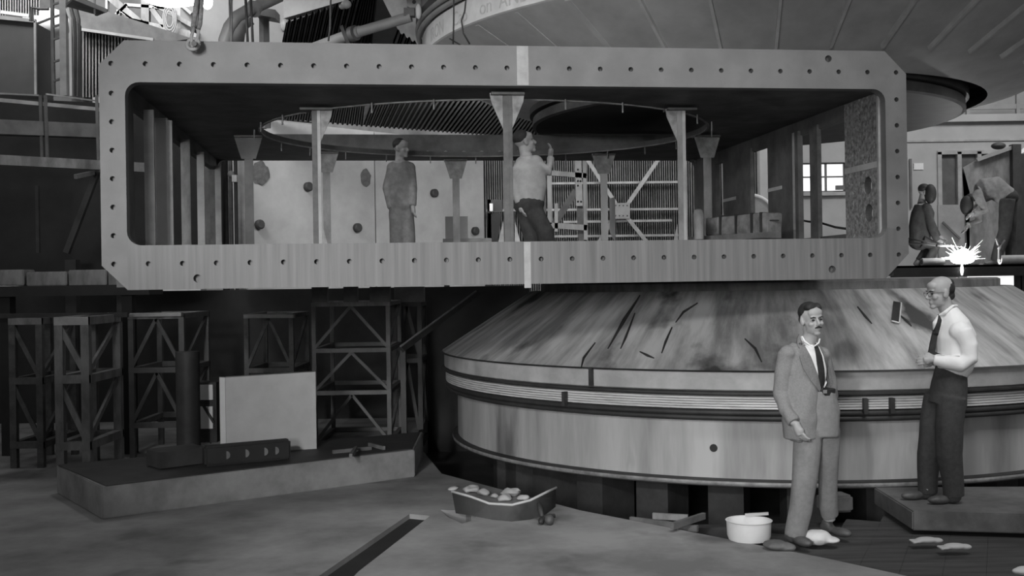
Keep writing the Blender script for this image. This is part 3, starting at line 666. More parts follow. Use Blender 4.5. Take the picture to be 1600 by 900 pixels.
MB().beam(P(58, 290, 13.3), P(60, 395, 13.3), .04).obj('stanchion', M['dark'], ms)
for px in (-30, 110, 190): p = P(px, 430, 14); MB().box((p.x-.07, 14, 0), (p.x+.07, 14.14, p.z+.2)).obj('mezzanine_leg', M['dark'], ms)
for i, (a, b) in enumerate(((-30, 37), (41, 104), (107, 166), (169, 230))):
    lo_ = P(a, 447, 12.6); hi_ = P(b, 421 + (i == 1)*3, 12.6)
    MB().box((lo_.x, 12.6, lo_.z), (hi_.x, 12.9, hi_.z)).obj('masonry_block', M['post'], label=['pale block at the frame edge in the row under the mezzanine', 'second pale block from the left in the row', 'third pale block, just left of the tank corner', 'fourth pale block, partly behind the tank corner'][i], cat='block', group='pale blocks under the mezzanine', bevel=.01)
p = P(-30, 448, 12.55); q = P(235, 448, 12.55); MB().box((p.x, 12.5, p.z-.12), (q.x, 13.0, p.z+.0)).obj('block_shelf', M['black'], label='dark shelf beam carrying the pale blocks', cat='beam')
for px in (10, 200): r = P(px, 450, 12.7); MB().box((r.x-.06, 12.65, 0), (r.x+.06, 12.8, p.z-.12)).obj('shelf_post', M['black'], label='dark post under the left end of the block shelf' if px < 50 else 'dark post under the right end of the block shelf', cat='post')

# upper left: cabins, mast, truss, pipes
cb = thing('control_cabin', 'dark panelled cabin with pale edge trim at the far upper left', 'cabin', (P(20, 140, 15).x, 15, P(20, 145, 15).z))
MB().prism([P(-60, 25, 15), P(54, 35, 15), P(55, 148, 15), P(-60, 148, 15)], (0, .6, 0)).obj('side_panel', M['darkpanel'], cb)
MB().beam(P(-60, 22, 14.98), P(56, 33, 14.98), .05).obj('top_trim', M['frame'], cb); MB().beam(P(55, 33, 14.97), P(56, 148, 14.97), .03).obj('edge_trim', M['frame'], cb)
c2 = thing('clad_loft', 'light ribbed loft wall with railing above the dark cabin', 'loft', P(20, 25, 17))
corr_l = lambda u, v, a: tuple(P(-60 + 122*u, 24 - 44*v, 17) + Vector((0, a, 0)))
corrugated(corr_l, 60, 1, .003, 'cladding', M['cladding'], parent=c2)
MB().beam(P(2, 19, 16.9), P(46, 25, 16.9), .05).obj('ledge', M['frame'], c2)
MB().tube([P(48, 33, 14.6), P(50, 12, 14.6), P(62, 14, 14.6), P(76, 14, 14.6)], .022, 8).obj('guard_rail', M['framed'], c2)
MB().tube([P(51, 33, 14.7), P(52, 14, 14.7)], .015, 8).obj('guard_rail', M['frame'], c2)
vs_ = thing('storage_vessel', 'pale rounded vessel between cabin and mast', 'vessel', (P(75, 40, 18).x, 18, 0))
MB().ell(P(75, 36, 18), (.42, .3, .24)).obj('shell', M['white'], vs_, smooth=True)
MB().beam(P(58, 37, 17.5), P(84, 27, 17.5), .03).obj('stay_rod', M['dark'], vs_)
pv = P(75, 40, 18); MB().box((pv.x-.06, 17.95, 0), (pv.x+.06, 18.07, pv.z)).obj('stand', M['dark'], vs_)
b0 = P(56, 152, 16.5); b1 = P(128, 152, 16.5); MB().prism([P(56, 52, 16.5), P(84, 60, 16.5), P(128, 60, 16.5), b1, (b1.x, 16.5, -.01), (b0.x, 16.5, -.01), b0], (0, .1, 0)).obj('backdrop_panel', M['darkpanel'], label='dark panel behind the ladder mast', cat='panel')
md = thing('ladder_mast', 'pale steel ladder mast at the upper left', 'mast', (P(95, 148, 14.5).x, 14.5, P(95, 148, 14.5).z))
MB().beam(P(81, -30, 14.5), P(84, 150, 14.5), .04).obj('mast_leg', M['framed'], md); MB().beam(P(99, -30, 14.4), P(101, 150, 14.4), .085).obj('mast_leg', M['frame'], md)
MB().beam(P(106, 12, 14.4), P(110, 30, 14.4), .025).obj('side_pipe', M['white'], md); MB().tube([P(103, 14, 14.38), P(110, 30, 14.38), P(111, 150, 14.38)], .018, 8).obj('side_pipe', M['white'], md)
for py in (5, 25, 40, 60, 95, 125): MB().beam(P(83, py+2, 14.45), P(99, py-3, 14.45), .025).obj('rung', M['framed'], md)
pg = thing('pipe_bundle', 'bundle of dark vertical conduits beside the mast', 'conduits', (P(118, 150, 15).x, 15, P(118, 150, 15).z))
for k in range(5): MB().tube([P(104 + 4*k, 12, 15), P(110 + 3.6*k, 30, 15), P(112 + 3.2*k, 60, 15), P(112 + 3.0*k, 150, 15)], .014, 6).obj('conduit', M['framed' if k % 2 else 'dark'], pg)
MB().prism([P(110, 25, 15.1), P(126, 40, 15.1), P(126, 170, 15.1), P(112, 170, 15.1)], (0, .03, 0)).obj('conduit_tray', M['framed'], pg)
c3 = thing('clad_cabin', 'pale ribbed cabin with a dark sloping roof behind the tank corner', 'cabin', (P(170, 150, 16).x, 16, P(170, 152, 16).z))
for px in (130, 230): r_ = P(px, 150, 16.1); MB().box((r_.x-.08, 16.1, -.005), (r_.x+.08, 16.25, r_.z+.3)).obj('cabin_leg', M['dark'], c3)
corr_c = lambda u, v, a: tuple(P(126 + 130*u, (48 + 22*u) * v + 152*(1-v), 16) + Vector((0, a, 0)))
corrugated(corr_c, 52, 1, .0025, 'cladding', M['cladding'], parent=c3)
MB().prism([P(120, 12, 15.9), P(126, 47, 15.9), P(262, 66, 15.9), P(300, 60, 15.9), P(200, 28, 15.9), P(150, 12, 15.9)], (0, .3, 0)).obj('roof', M['framed'], c3)
MB().beam(P(126, 46, 15.85), P(240, 62, 15.85), .04).obj('eave_trim', M['frame'], c3)
gp = thing('catwalk', 'pale framed catwalk jutting from the mast', 'catwalk', P(135, 15, 14))
MB().prism([P(103, 10, 14.2), P(118, -4, 13.6), P(165, 17, 13.9), P(153, 24, 14.6)], (0, 0, .03)).obj('deck', M['framed'], gp)
MB().beam(P(116, -3, 13.55), P(166, 17, 13.85), .05).obj('edge_beam', M['frame'], gp); MB().beam(P(150, 23, 14.5), P(167, 16, 13.9), .03).obj('edge_beam', M['framed'], gp)
MB().beam(P(148, -20, 13.9), P(148, 22, 13.9), .02).obj('hanger', M['frame'], gp)
tr = thing('roof_truss', 'hazy grey steel roof truss behind the lamp', 'truss', P(240, 40, 18))
for a, b, wd_, m in (((228, -20), (228, 42), .13, 'post'), ((170, -6), (224, 40), .12, 'post'), ((238, 14), (258, 42), .08, 'post'), ((236, 4), (304, 42), .07, 'post'), ((150, 26), (310, 60), .18, 'post'),
                     ((168, -10), (168, 30), .03, 'white'), ((176, 30), (200, 8), .05, 'pipe'), ((186, 36), (186, 16), .05, 'pipe'), ((196, 8), (270, 14), .05, 'pipe'), ((262, -10), (300, 22), .05, 'pipe'), ((190, 18), (215, 36), .03, 'white')):
    MB().beam(P(*a, 18), P(*b, 18), wd_, .1).obj('truss_bar', M[m], tr)
rg = MB(); c = P(265, 30, 17.8)
for rr in (.1, .14, .18): rg.tube([c + Vector((rr*.6*math.cos(2*PI*k/24), 0, rr*1.3*math.sin(2*PI*k/24))) for k in range(25)], .012, 6, cap=False)
rg.obj('cable_coil', M['pipe'], tr, smooth=True)
lm = thing('flood_lamp', 'glaring flood lamp at the top edge of the picture', 'lamp', P(278, -8, 12))
mb = MB(); cc = P(272, -6, 12); mb.ell(cc, (.36, .15, .12)); mb.obj('glowing_glass', M['lamp'], lm, smooth=True)
mb = MB(); mb.ell(P(324, 2, 12), (.06, .05, .09)); mb.obj('glowing_bulb', M['lamp'], lm, smooth=True)
mb = MB(); mb.lathe([(.38, .02), (.30, .16), (.12, .24), (.05, .3)], cc, 32); mb.obj('reflector', M['frame'], lm, smooth=True)
light('flood_lamp_light', 'POINT', P(276, 6, 11.6), None, 45, .25)
MB().box((P(328, 0, 19).x, 19, H), (P(352, 0, 19).x, 19.3, H+9)).obj('trim_4', M['wall'], kind='structure', label='pale pilaster behind the curved pipe')
gp2 = thing('curved_duct', 'thick pale duct curving up to the right behind the tank', 'duct', P(345, 62, 13.5))
MB().tube([P(348, 90, 13.5), P(351, 62, 13.5), P(358, 42, 13.5), P(370, 26, 13.5), P(386, 17, 13.5), P(400, 11, 13.6), P(450, -12, 14)], .075, 16).obj('duct', M['pipe'], gp2, smooth=True)
MB().tube([P(394, 18, 13.55), P(398, 10, 13.6)], .1, 16).obj('duct_collar', M['pipe'], gp2, smooth='auto')
MB().tube([P(372, 66, 14.5), P(374, 50, 14.5), P(380, 38, 14.5), P(392, 30, 14.5)], .08, 14).obj('rear_duct', M['pipe'], gp2, smooth=True)
bkt = MB(); bkt.prism([P(396, 10, 14.6), P(430, 15, 14.6), P(430, 28, 14.6), P(398, 22, 14.6)], (0, .3, 0)); bkt.obj('corbel', M['pipe'], label='pale corbel on the column right of the curved duct', cat='corbel')
MB().box((P(405, 62, 14.8).x, 14.8, P(405, 200, 14.8).z), (P(412, 62, 14.8).x, 14.9, P(405, 26, 14.8).z)).obj('column', M['post'], label='grey column strip under the corbel', cat='column')
MB().box((P(412, 62, 14.8).x, 14.8, P(405, 200, 14.8).z), (P(420, 62, 14.8).x, 14.84, P(405, 26, 14.8).z)).obj('column', M['framed'], label='darker column strip beside the grey one', cat='column')
for i, (x0, x1) in enumerate(((358, 361), (362, 362), (383, 388), (391, 396))):
    MB().tube([P(x0, -20, 13.0), P(x1, 90, 13.0)], .012 if i < 2 else .016, 6).obj('hoist_cable', M['framed' if i < 2 else 'dark'], smooth=True,
        label=['thin hoist cable left of the curved duct top', 'second thin hoist cable touching the first', 'dark hoist cable crossing the curved duct, left one', 'dark hoist cable crossing the curved duct, right one'][i], cat='cable', group='hoist cables')
MB().tube([P(517, -20, 11.4), P(516, 44, 11.4), P(513, 64, 11.4)], .010, 6).obj('signal_cord', M['framed'], smooth=True, label='single cord hanging before the ribbed deck', cat='cord')
pu = thing('pulley', 'small grey pulley block hung at the edge of the white fascia', 'pulley', P(540, 5, 11.2))
MB().ell(P(541, 7, 11.2), (.055, .04, .045)).obj('sheave', M['pipe'], pu, smooth=True); MB().ell(P(535, 10, 11.2), (.035, .03, .03)).obj('hook', M['post'], pu, smooth=True)
MB().beam(P(545, -20, 11.2), P(543, 5, 11.2), .015).obj('strap', M['post'], pu)
st = MB(); bw = hit_wall(442, 40); st.ell(bw + wn*.05, (.08, .07, .12)); st.obj('bell_fitting', M['post'], smooth=True, label='small grey bell fitting on the white wall', cat='fitting')

# ================================================================== LEFT LOWER: trestles, cabinet, curb
def trestle(name, label, x0, x1, ytop, levels, Y, depth, m, mtop, diag, wd_=.06, base=0):
    """braced square tower seen face-on from px x0..x1; levels = pixel heights of the rails"""
    t = thing(name, label, 'trestle', ((P(x0, ytop, Y).x + P(x1, ytop, Y).x)/2, Y + depth/2, 0), 0, 'braced trestles under the tank')
    X0, X1 = P(x0, ytop, Y).x, P(x1, ytop, Y).x; z = [P((x0+x1)/2, py, Y).z for py in levels]
    for X in (X0, X1):
        for yy in (Y, Y + depth): MB().box((X-wd_/2, yy-wd_/2, 0), (X+wd_/2, yy+wd_/2, z[0])).obj('leg', M[m], t)
    for k, zz in enumerate(z):
        mm = mtop if k == 0 else m
        for yy in (Y, Y+depth): MB().box((X0-wd_/2, yy-wd_/2-.004, zz-wd_), (X1+wd_/2, yy+wd_/2+.004, zz)).obj('rail', M[mm], t)
        for X in (X0, X1): MB().box((X-wd_/2-.003, Y, zz-wd_), (X+wd_/2+.003, Y+depth, zz)).obj('side_rail', M[m], t)
    for k in range(len(z)-1):
        zt_, zb_ = z[k]-wd_, z[k+1]
        if diag == 'V':
            xm = (X0+X1)/2
            MB().beam((xm, Y-.01, zt_), (X0, Y-.01, zb_), wd_*.7, .03).obj('brace', M[m], t); MB().beam((xm, Y-.01, zt_), (X1, Y-.01, zb_), wd_*.7, .03).obj('brace', M[m], t)
        else:
            MB().beam((X0, Y-.01, zt_), (X1, Y-.01, zb_), wd_*.7, .03).obj('brace', M[m], t)
        MB().beam((X1, Y, zb_), (X1, Y+depth, zt_), wd_*.7, .03, up=(1, 0, 0)).obj('brace', M[m], t)
    return t
trestle('trestle', 'palest braced trestle at the far left with a white top rail', 93, 134, 497, [495, 586, 690], 11.3, .9, 'post', 'frame', 'N', .085)
trestle('trestle', 'dark braced trestle at the frame edge left of the palest one', 20, 62, 497, [497, 590, 690], 11.8, .9, 'postd', 'post', 'N', .07)
trestle('trestle', 'dark braced trestle just right of the palest one', 205, 284, 492, [490, 574, 660], 12.4, 1.0, 'framed', 'post', 'V', .06)
trestle('trestle', 'dim braced trestle between the black drum and the pale cabinet', 385, 455, 492, [490, 575, 680], 13.2, 1.0, 'postd', 'post', 'V', .055)
trestle('trestle', 'slender steel trestle with two pale rails right of the pale cabinet', 490, 606, 472, [472, 544, 610, 690], 13.0, 1.3, 'framed', 'post', 'V', .05)
trestle('trestle', 'dark trestle behind the slender one beside the magnet cone', 616, 655, 472, [472, 560, 690], 14.45, .8, 'dark', 'dark', 'V', .06)
for i, (px, wd_, m, lab) in enumerate(((500, .09, 'framed', 'short grey stub post on the slender trestle, left one'), (548, .08, 'framed', 'short grey stub post on the slender trestle, middle one'), (594, .12, 'framed', 'short grey stub post on the slender trestle, right one'), (640, .2, 'framed', 'wide grey stub post on the dark trestle'))):
    a = P(px, 472, 13.02 if i < 3 else 14.5); b = P(px, 448, a.y)
    MB().box((a.x-wd_, a.y-.05, a.z), (a.x+wd_, a.y+.1, b.z)).obj('stub_post', M[m], label=lab, cat='post')
MB().beam(P(-40, 494, 12.0), P(200, 492, 12.0), .05).obj('runner_beam', M['woodd'], label='dark runner beam along the trestle tops', cat='beam')
for i, (a, b, lab) in enumerate((((205, 492), (285, 491), 'pale thin batten on the trestle right of the palest one'), ((382, 494), (460, 494), 'pale thin batten on the dim middle trestle'))):
    MB().beam(P(*a, 12.3 + i*.8), P(*b, 12.3 + i*.8), .04, .1).obj('batten', M['frame'], label=lab, cat='batten')
hp = thing('sloping_pole', 'dark pole sloping down the left flank of the lower magnet cone', 'pole', (P(630, 545, 12.2).x, 12.2, 0))
MB().beam(P(626, 547, 12.2), P(746, 458, 13.6), .075).obj('pole', M['dark'], hp); MB().tube([P(626, 541, 12.15), P(744, 455, 13.55)], .012, 6).obj('lit_edge', M['post'], hp)  # pale strip along the pole paints its lit edge
r_ = P(630, 545, 12.25); MB().box((r_.x-.03, 12.2, 0), (r_.x+.03, 12.28, r_.z)).obj('prop', M['dark'], hp)
# black drum standing left of the cabinet
p = P(295, 700, 11.2); MB().lathe([(.12, 0), (.12, 1.0), (.0, 1.0)], (p.x, 11.2, .27), 24).obj('black_drum', M['dark'], smooth='auto', label='tall black drum between trestles and pale cabinet', cat='drum')
# bright crate behind
cr_ = thing('whitewashed_crate', 'whitewashed crate end with dark cross bar glimpsed left of the cabinet', 'crate', (P(322, 690, 11.6).x, 11.6, 0))
for a, b in ((628, 598), (673, 632)):
    l_, h_ = P(308, a, 11.6), P(335, b, 11.6); MB().box((l_.x, 11.6, l_.z), (h_.x, 11.9, h_.z)).obj('white_panel', M['white'], cr_, bevel=.02)
MB().box((P(306, 700, 11.6).x, 11.62, .27), (P(337, 600, 11.6).x, 11.88, P(320, 598, 11.6).z)).obj('crate_frame', M['woodd'], cr_)
MB().beam(P(318, 634, 11.59), P(334, 660, 11.59), .025).obj('cross_bar', M['woodd'], cr_)
# pale cabinet
cbn = thing('pale_cabinet', 'pale flat cabinet standing on the concrete ledge', 'cabinet', (P(420, 700, 10.8).x, 10.8, .28))
a, b = P(352, 590, 10.7), P(493, 581, 11.0); zb_ = .28
mb = MB(); mb.prism([(a.x, 10.7, zb_), (b.x, 11.0, zb_), (b.x, 11.0, b.z), (a.x, 10.7, a.z)], (-.03, .12, 0)); mb.obj('door', M['board'], cbn)
mb = MB(); a2 = P(343, 590, 10.66); mb.prism([(a2.x, 10.66, zb_+.1), (a.x, 10.69, zb_+.1), (a.x, 10.69, a.z), (a2.x, 10.66, a2.z)], (-.03, .1, 0)); mb.obj('edge_strip', M['white'], cbn)
mb = MB(); mb.obox((a2.x+.03, 10.7, zb_+.045), (.06, .06, .09)); mb.obj('foot', M['white'], cbn, bevel=.015)
# concrete ledge
la, lb_ = xy(160, 812), xy(648, 745)
n_ = Vector((-(lb_[1]-la[1]), lb_[0]-la[0])).normalized() * 1.5
MB().prism([(la[0], la[1], 0), (lb_[0], lb_[1], 0), (lb_[0]-.02, lb_[1]+1.3, 0), (la[0]+n_.x, la[1]+n_.y, 0)], (0, 0, .27)).obj('concrete_ledge', M['curb'], label='long low concrete ledge running across the left foreground', cat='ledge', bevel=.008)
leo = bpy.data.objects['concrete_ledge']
MB().prism([(la[0]+.02, la[1]+.04, .27), (lb_[0]-.03, lb_[1]+.04, .27), (lb_[0]-.05, lb_[1]+1.25, .27), (la[0]+n_.x+.03, la[1]+n_.y-.05, .27)], (0, 0, .008)).obj('tarred_top', M['dark'], leo)
bb = thing('steel_beam', 'short black steel beam with round holes on the ledge', 'beam', P(385, 728, 10.35))
a, b = P(318, 722, 10.05), P(452, 703, 10.45); a.z = b.z = .27+.10
MB().beam(a, b, .19, .12, up=(0, 1, 0)).obj('web', M['black'], bb, bevel=.02)
for t_ in (.28, .5, .72, .85):
    c = a + (b-a)*t_ + Vector((0, -.064, .0)); MB().tube([c + Vector((0, -.004, 0)), c+Vector((0, .02, 0))], .038, 14).obj('hole_rim', M['framed'], bb)
ta = P(240, 738, 10.0); tb = P(312, 716, 10.3); ta.z = tb.z = .36; MB().beam(ta, tb, .3, .15, up=(0, 0, 1)).obj('timber_offcut', M['woodd'], label='dark timber offcut left of the black beam', cat='timber')
for i, (a, b, lab) in enumerate((((520, 706), (580, 700), 'pale batten lying on the right end of the ledge'), ((548, 712), (556, 700), 'short pale batten crossing the other'), ((577, 694), (600, 700), 'thin batten at the back of the ledge'))):
    p = PZ(*a, .297 + .034*(i == 1)); q = PZ(*b, .297 + .034*(i == 1)); MB().beam(p, q, .035, .03).obj('batten_scrap', M['woodm'], label=lab, cat='batten')
# ================================================================== FOREGROUND LITTER
def onf(px, py, z=0): return PZ(px, py, z)
ts = thing('torn_sheet', 'bent pale sheet metal scrap with raised rim on the slab', 'scrap', onf(800, 800))
mb = MB(); prof = [(706, 768), (735, 776), (765, 787), (800, 789), (828, 782), (852, 770), (869, 762)]
bot = [(712, 802), (738, 806), (768, 812), (800, 815), (828, 812), (850, 806), (868, 792)]
vs = []
for (x0, y0), (x1, y1) in zip(prof, bot):
    g = onf(x1, y1); vs.append((mb.bm.verts.new(g), mb.bm.verts.new(P(x0, y0, g.y + .05))))
for i in range(len(vs)-1): mb.bm.faces.new((vs[i][0], vs[i+1][0], vs[i+1][1], vs[i][1]))
bmesh.ops.solidify(mb.bm, geom=mb.bm.faces[:], thickness=.012); mb.obj('bent_face', M['concrete'], ts, smooth=True)
mb = MB(); mb.tube([P(x, y, onf(x1, y1).y + .05) for (x, y), (x1, y1) in zip(prof, bot)], .011, 8); mb.obj('raised_rim', M['board'], ts, smooth=True)
random.seed(11)
labs = ['pale rag scrap at the left of the litter row', 'second small pale rag in the litter row', 'third small pale rag in the litter row', 'crumpled pale rag before the tallest one', 'tallest crumpled white rag behind the bent scrap', 'flat pale rag at the right of the litter row', 'tiny pale rag between the two flat ones']
for i, (px, py, r) in enumerate(((708, 762, .04), (736, 766, .07), (756, 770, .05), (788, 778, .06), (797, 772, .08), (818, 778, .05), (772, 774, .035))):
    g = onf(px, py+4); mb = MB(); mb.ell(g + Vector((0, 0, r*.45)), (r*1.1, r, r*.5), n=14)
    for v in mb.bm.verts: v.co += Vector((noise.noise(v.co*14), noise.noise(v.co*14+Vector((3, 1, 0))), noise.noise(v.co*14+Vector((0, 7, 2))))) * r * .5
    for v in mb.bm.verts: v.co.z = max(v.co.z, .001)
    mb.obj('rag', M['board'], smooth=True, label=labs[i], cat='rag', group='pale rags on the slab')
tp = thing('toggle_clamp', 'dark three armed clamp lying on the slab', 'clamp', onf(852, 822))
g = onf(848, 816)
for dx, dy, dz, r in ((-.03, .13, .10, .018), (.10, .03, .02, .02), (-.02, -.12, .0, .022)):
    MB().tube([g + Vector((0, 0, .03)), g + Vector((dx*.6, dy*.6, .03+dz*.6)), g + Vector((dx, dy, .025+dz))], [r, r*1.2, r*.8], 8).obj('arm', M['dark'], tp, smooth=True)
MB().ell(g + Vector((.05, -.1, .04)), (.04, .05, .04)).obj('boss', M['postd'], tp, smooth=True)
bs = thing('enamel_basin', 'white round enamel basin on the deck edge left of the men', 'basin', onf(1175, 850))
g = onf(1176, 848); gz = 0
MB().lathe([(.0, .01), (.145, .01), (.15, .0), (.16, .03), (.165, .135), (.172, .14), (.158, .138), (.15, .03), (.0, .025)], (g.x, g.y+.12, gz), 40).obj('bowl', M['white'], bs, smooth='auto')
MB().beam(Vector((g.x+.0, g.y+.25, .15)), Vector((g.x+.17, g.y+.22, .165)), .02, .02).obj('handle', M['board'], bs)
hb = thing('cloth_cap', 'bright white cloth cap lying at the first man\'s feet', 'cap', onf(1275, 852))
g = onf(1280, 851); mb = MB(); mb.ell(g + Vector((0, .06, .04)), (.105, .10, .055)); mb.ell(g + Vector((.09, .03, .025)), (.07, .07, .02)); fuse(mb, .01, 4, .006, 14).obj('crown', M['white'], hb, smooth=True)
mb = MB(); g = onf(1214, 858); mb.ell(g + Vector((0, 0, .03)), (.1, .09, .03)); mb.ell(g + Vector((.07, -.03, .02)), (.06, .06, .025)); fuse(mb, .01, 3, .008, 14).obj('burlap_rag', M['woodm'], smooth=True, label='grey burlap rag under the first man\'s front foot', cat='rag')
# man 2 stands on a timber skid
skz = .147
sk = thing('timber_skid', 'low heavy timber skid under the man in the white shirt', 'skid', (4.0, 8.6, 0))
MB().prism([(3.02, 8.28, .0), (5.6, 7.75, .0), (5.9, 9.1, .0), (3.05, 9.25, .0)], (0, 0, skz)).obj('slab_top', M['woodm'], sk, bevel=.01)
MB().obox(PZ(1445, 806, .06) + Vector((0, -.12, .02)), (.23, .03, .08), -.08).obj('lit_batten', M['board'], sk)
gv = thing('work_gloves', 'pair of pale work gloves lying in front of the timber skid', 'gloves', onf(1468, 852))
for px, py in ((1448, 849), (1492, 859)):
    g = onf(px, py); mb = MB(); mb.ell(g + Vector((0, 0, .025)), (.085, .05, .022)); mb.ell(g + Vector((.07, 0, .02)), (.05, .04, .02))
    for f_ in range(4): mb.tube([g + Vector((-.05, -.03+.02*f_, .02)), g + Vector((-.115, -.04+.027*f_, .014))], .010, 6)
    fuse(mb, .007, 2).obj('glove', M['board'], gv, smooth=True)
mb = MB(); g = onf(1596, 897); mb.ell(g + Vector((.04, 0, .02)), (.10, .06, .03)); mb.ell(g + Vector((.12, .02, .03)), (.05, .05, .02)); fuse(mb, .01, 3, .006, 14).obj('white_rag', M['white'], smooth=True, label='white rag in the bottom right corner', cat='rag')
ck = PZ(1310, 802, .0); MB().obox(Vector((ck.x, ck.y+.1, .0)) + Vector((0, 0, .07)), (.24, .2, .14), .2).obj('wooden_chock', M['woodm'], label='blurred wooden chock behind the first man\'s heel', cat='chock', bevel=.02)
for i, (a, b) in enumerate((((985, 812), (1090, 826)), ((1050, 822), (1100, 806)), ((1020, 806), (1075, 809)))):
    p = PZ(*a, -.02 + .07*(i == 1)); q = PZ(*b, -.02 + .07*(i == 1))
    MB().beam(p, q, .05, .03).obj('pit_lath', M['woodm' if i < 2 else 'post'], label=['long lath sloping along the pit edge', 'short lath crossing at the pit edge', 'thin pale lath glinting in the pit'][i], cat='lath')
for i, (x0, x1) in enumerate(((1.0, 3.3),)):
    MB().box((x0, 9.0, -.3), (x1, 9.12, -.12)).obj('pit_beam', M['dark'], label='dark beam spanning the pit under the laths', cat='beam')

# ================================================================== RIGHT: welding bay
bm0 = thing('platform_beam', 'dark steel beam platform carrying the welders', 'platform', (P(1550, 430, 15.0).x, 15.0, 0))
zt_p = P(1500, 414, 15.2).z
xa, xb_ = P(1395, 420, 15.2).x, P(1700, 420, 15.2).x
MB().box((xa, 15.2, P(1500, 432, 15.2).z), (xb_, 15.3, zt_p)).obj('web', M['black'], bm0)
MB().box((xa, 15.2, zt_p-.03), (xb_, 18.3, zt_p)).obj('deck', M['dark'], bm0)
for x in (xa+2.6, xb_-.3):
    MB().box((x, 16.9, 0), (x+.15, 17.05, zt_p-.03)).obj('support', M['dark'], bm0)
MB().box((xb_-.2, 15.25, 0), (xb_, 15.4, zt_p-.1)).obj('support', M['dark'], bm0)
for i, (a, b, r) in enumerate((((1440, 408), (1474, 408), .052), ((1562, 407), (1640, 400), .065))):
    p, q = P(*a, 15.32), P(*b, 15.35); p.z = q.z = zt_p + r
    t = thing('steel_roller', ['short pale steel roller on the platform beside the first welder', 'long steel roller on the platform at the right edge'][i], 'roller', p)
    MB().tube([p, q], r, 20).obj('roller_body', M['frame'], t, smooth='auto'); MB().tube([q, q+(q-p).normalized()*.01], r*.6, 16).obj('end_boss', M['postd'], t)
    MB().tube([p, p+(p-q).normalized()*.01], r*.6, 16).obj('end_boss', M['postd'], t)
bp = thing('backing_sheet', 'smooth grey upright sheet behind the welding sparks', 'sheet', P(1490, 413, 16.8))
MB().box((P(1467, 413, 17.6).x, 17.6, zt_p), (P(1508, 413, 17.6).x, 17.64, P(1480, 320, 17.6).z)).obj('sheet_face', M['pipe'], bp)
MB().beam(P(1473, 347, 17.58), P(1500, 373, 17.58), .03).obj('stay', M['framed'], bp)
ws = thing('welding_screen', 'tilted grey welding screen board with dark edge behind the second welder', 'screen', P(1560, 410, 18.2))
MB().prism([P(1505, 262, 18.0), P(1530, 248, 18.0), P(1583, 229, 18.0), P(1583, 412, 18.0), P(1515, 412, 18.0), P(1515, 300, 18.0)], (0, .05, 0)).obj('board', M['post'], ws)
MB().beam(P(1586, 226, 17.95), P(1588, 412, 17.95), .14).obj('edge_post', M['dark'], ws); MB().beam(P(1526, 250, 17.95), P(1588, 228, 17.95), .06).obj('top_bar', M['pipe'], ws)
MB().ell(P(1560, 228, 18.0), (.12, .08, .06)).obj('clamp', M['dark'], ws, smooth=True)
MB().prism([P(1592, 238, 19), P(1640, 200, 19), P(1640, 215, 19), P(1594, 241, 19)], (0, .05, 0)).obj('white_awning', M['hot'], label='white flap at the right edge above the welding screen', cat='flap')
MB().box((P(1592, 413, 18.4).x, 18.4, zt_p), (P(1680, 413, 18.4).x, 18.5, P(1600, 240, 18.4).z)).obj('dark_partition', M['dark'], label='dark partition at the right edge behind the second welder', cat='partition')
bs2 = MB(); bs2.box((P(1512, 446, 16).x, 16.0, P(1512, 447, 16).z), (P(1584, 433, 16).x, 16.02, P(1512, 431, 16).z)); bs2.obj('glow_sheet', M['pane'], label='sheet with painted-in glow hanging below the platform beam under the sparks', cat='sheet')  # emission stands in for strong light falling on this sheet
# sparks, torch
tor = thing('welding_torch', 'cutting torch with twin hoses thrust in from the tank corner', 'torch', P(1460, 384, 15.6))
MB().tube([P(1406, 400, 15.7), P(1412, 380, 15.7), P(1440, 381, 15.65), P(1465, 384, 15.6)], .012, 8).obj('hose', M['black'], tor, smooth=True)
MB().tube([P(1410, 371, 15.7), P(1440, 376, 15.65), P(1465, 383, 15.6)], .012, 8).obj('hose', M['black'], tor, smooth=True)
MB().tube([P(1464, 383.5, 15.6), P(1490, 384.5, 15.6)], [.022, .014], 10).obj('handle', M['pipe'], tor, smooth=True); MB().tube([P(1490, 384.5, 15.6), P(1506, 386, 15.6)], .008, 8).obj('tip', M['postd'], tor, smooth=True)
spk = thing('spark_shower', 'white glare and shower of welding sparks on the platform', 'sparks', P(1504, 408, 15.5))
mb = MB(); mb.ell(P(1504, 406, 15.5), (.17, .06, .06)); mb.ell(P(1506, 399, 15.5), (.09, .05, .10)); mb.obj('arc_glare', M['arc'], spk, smooth=True)
random.seed(5); mb = MB()
for k in range(130):
    a = random.uniform(.02, PI-.02); L = abs(random.gauss(.08, .10)) + .05; o_ = P(1504, 406, 15.5); d = Vector((math.cos(a)*1.2, random.uniform(-.3, .3), math.sin(a)*.9))
    mb.tube([o_ + d*L*.5, o_ + d*L + Vector((0, 0, .0))], .0012, 4)
mb.obj('spark_streaks', M['spark'], spk, kind='stuff')
mb = MB(); mb.tube([P(1503, 413, 15.15), P(1503, 422, 15.14), P(1503, 430, 15.14)], [.012, .024, .012], 10); mb.obj('molten_drip', M['spark'], spk, smooth=True)
mb = MB()
for a_, b_ in (((1562, 405), (1561, 380)), ((1561, 382), (1556, 372)), ((1561, 390), (1570, 375))): mb.tube([P(*a_, 15.3), P(*b_, 15.3)], [.03, .012], 6)
mb.obj('rag_strip', M['woodm'], smooth=True, label='torn pale rag strip standing on the long roller', cat='rag')
light('spark_light', 'POINT', P(1504, 396, 15.3), None, 22, .05)

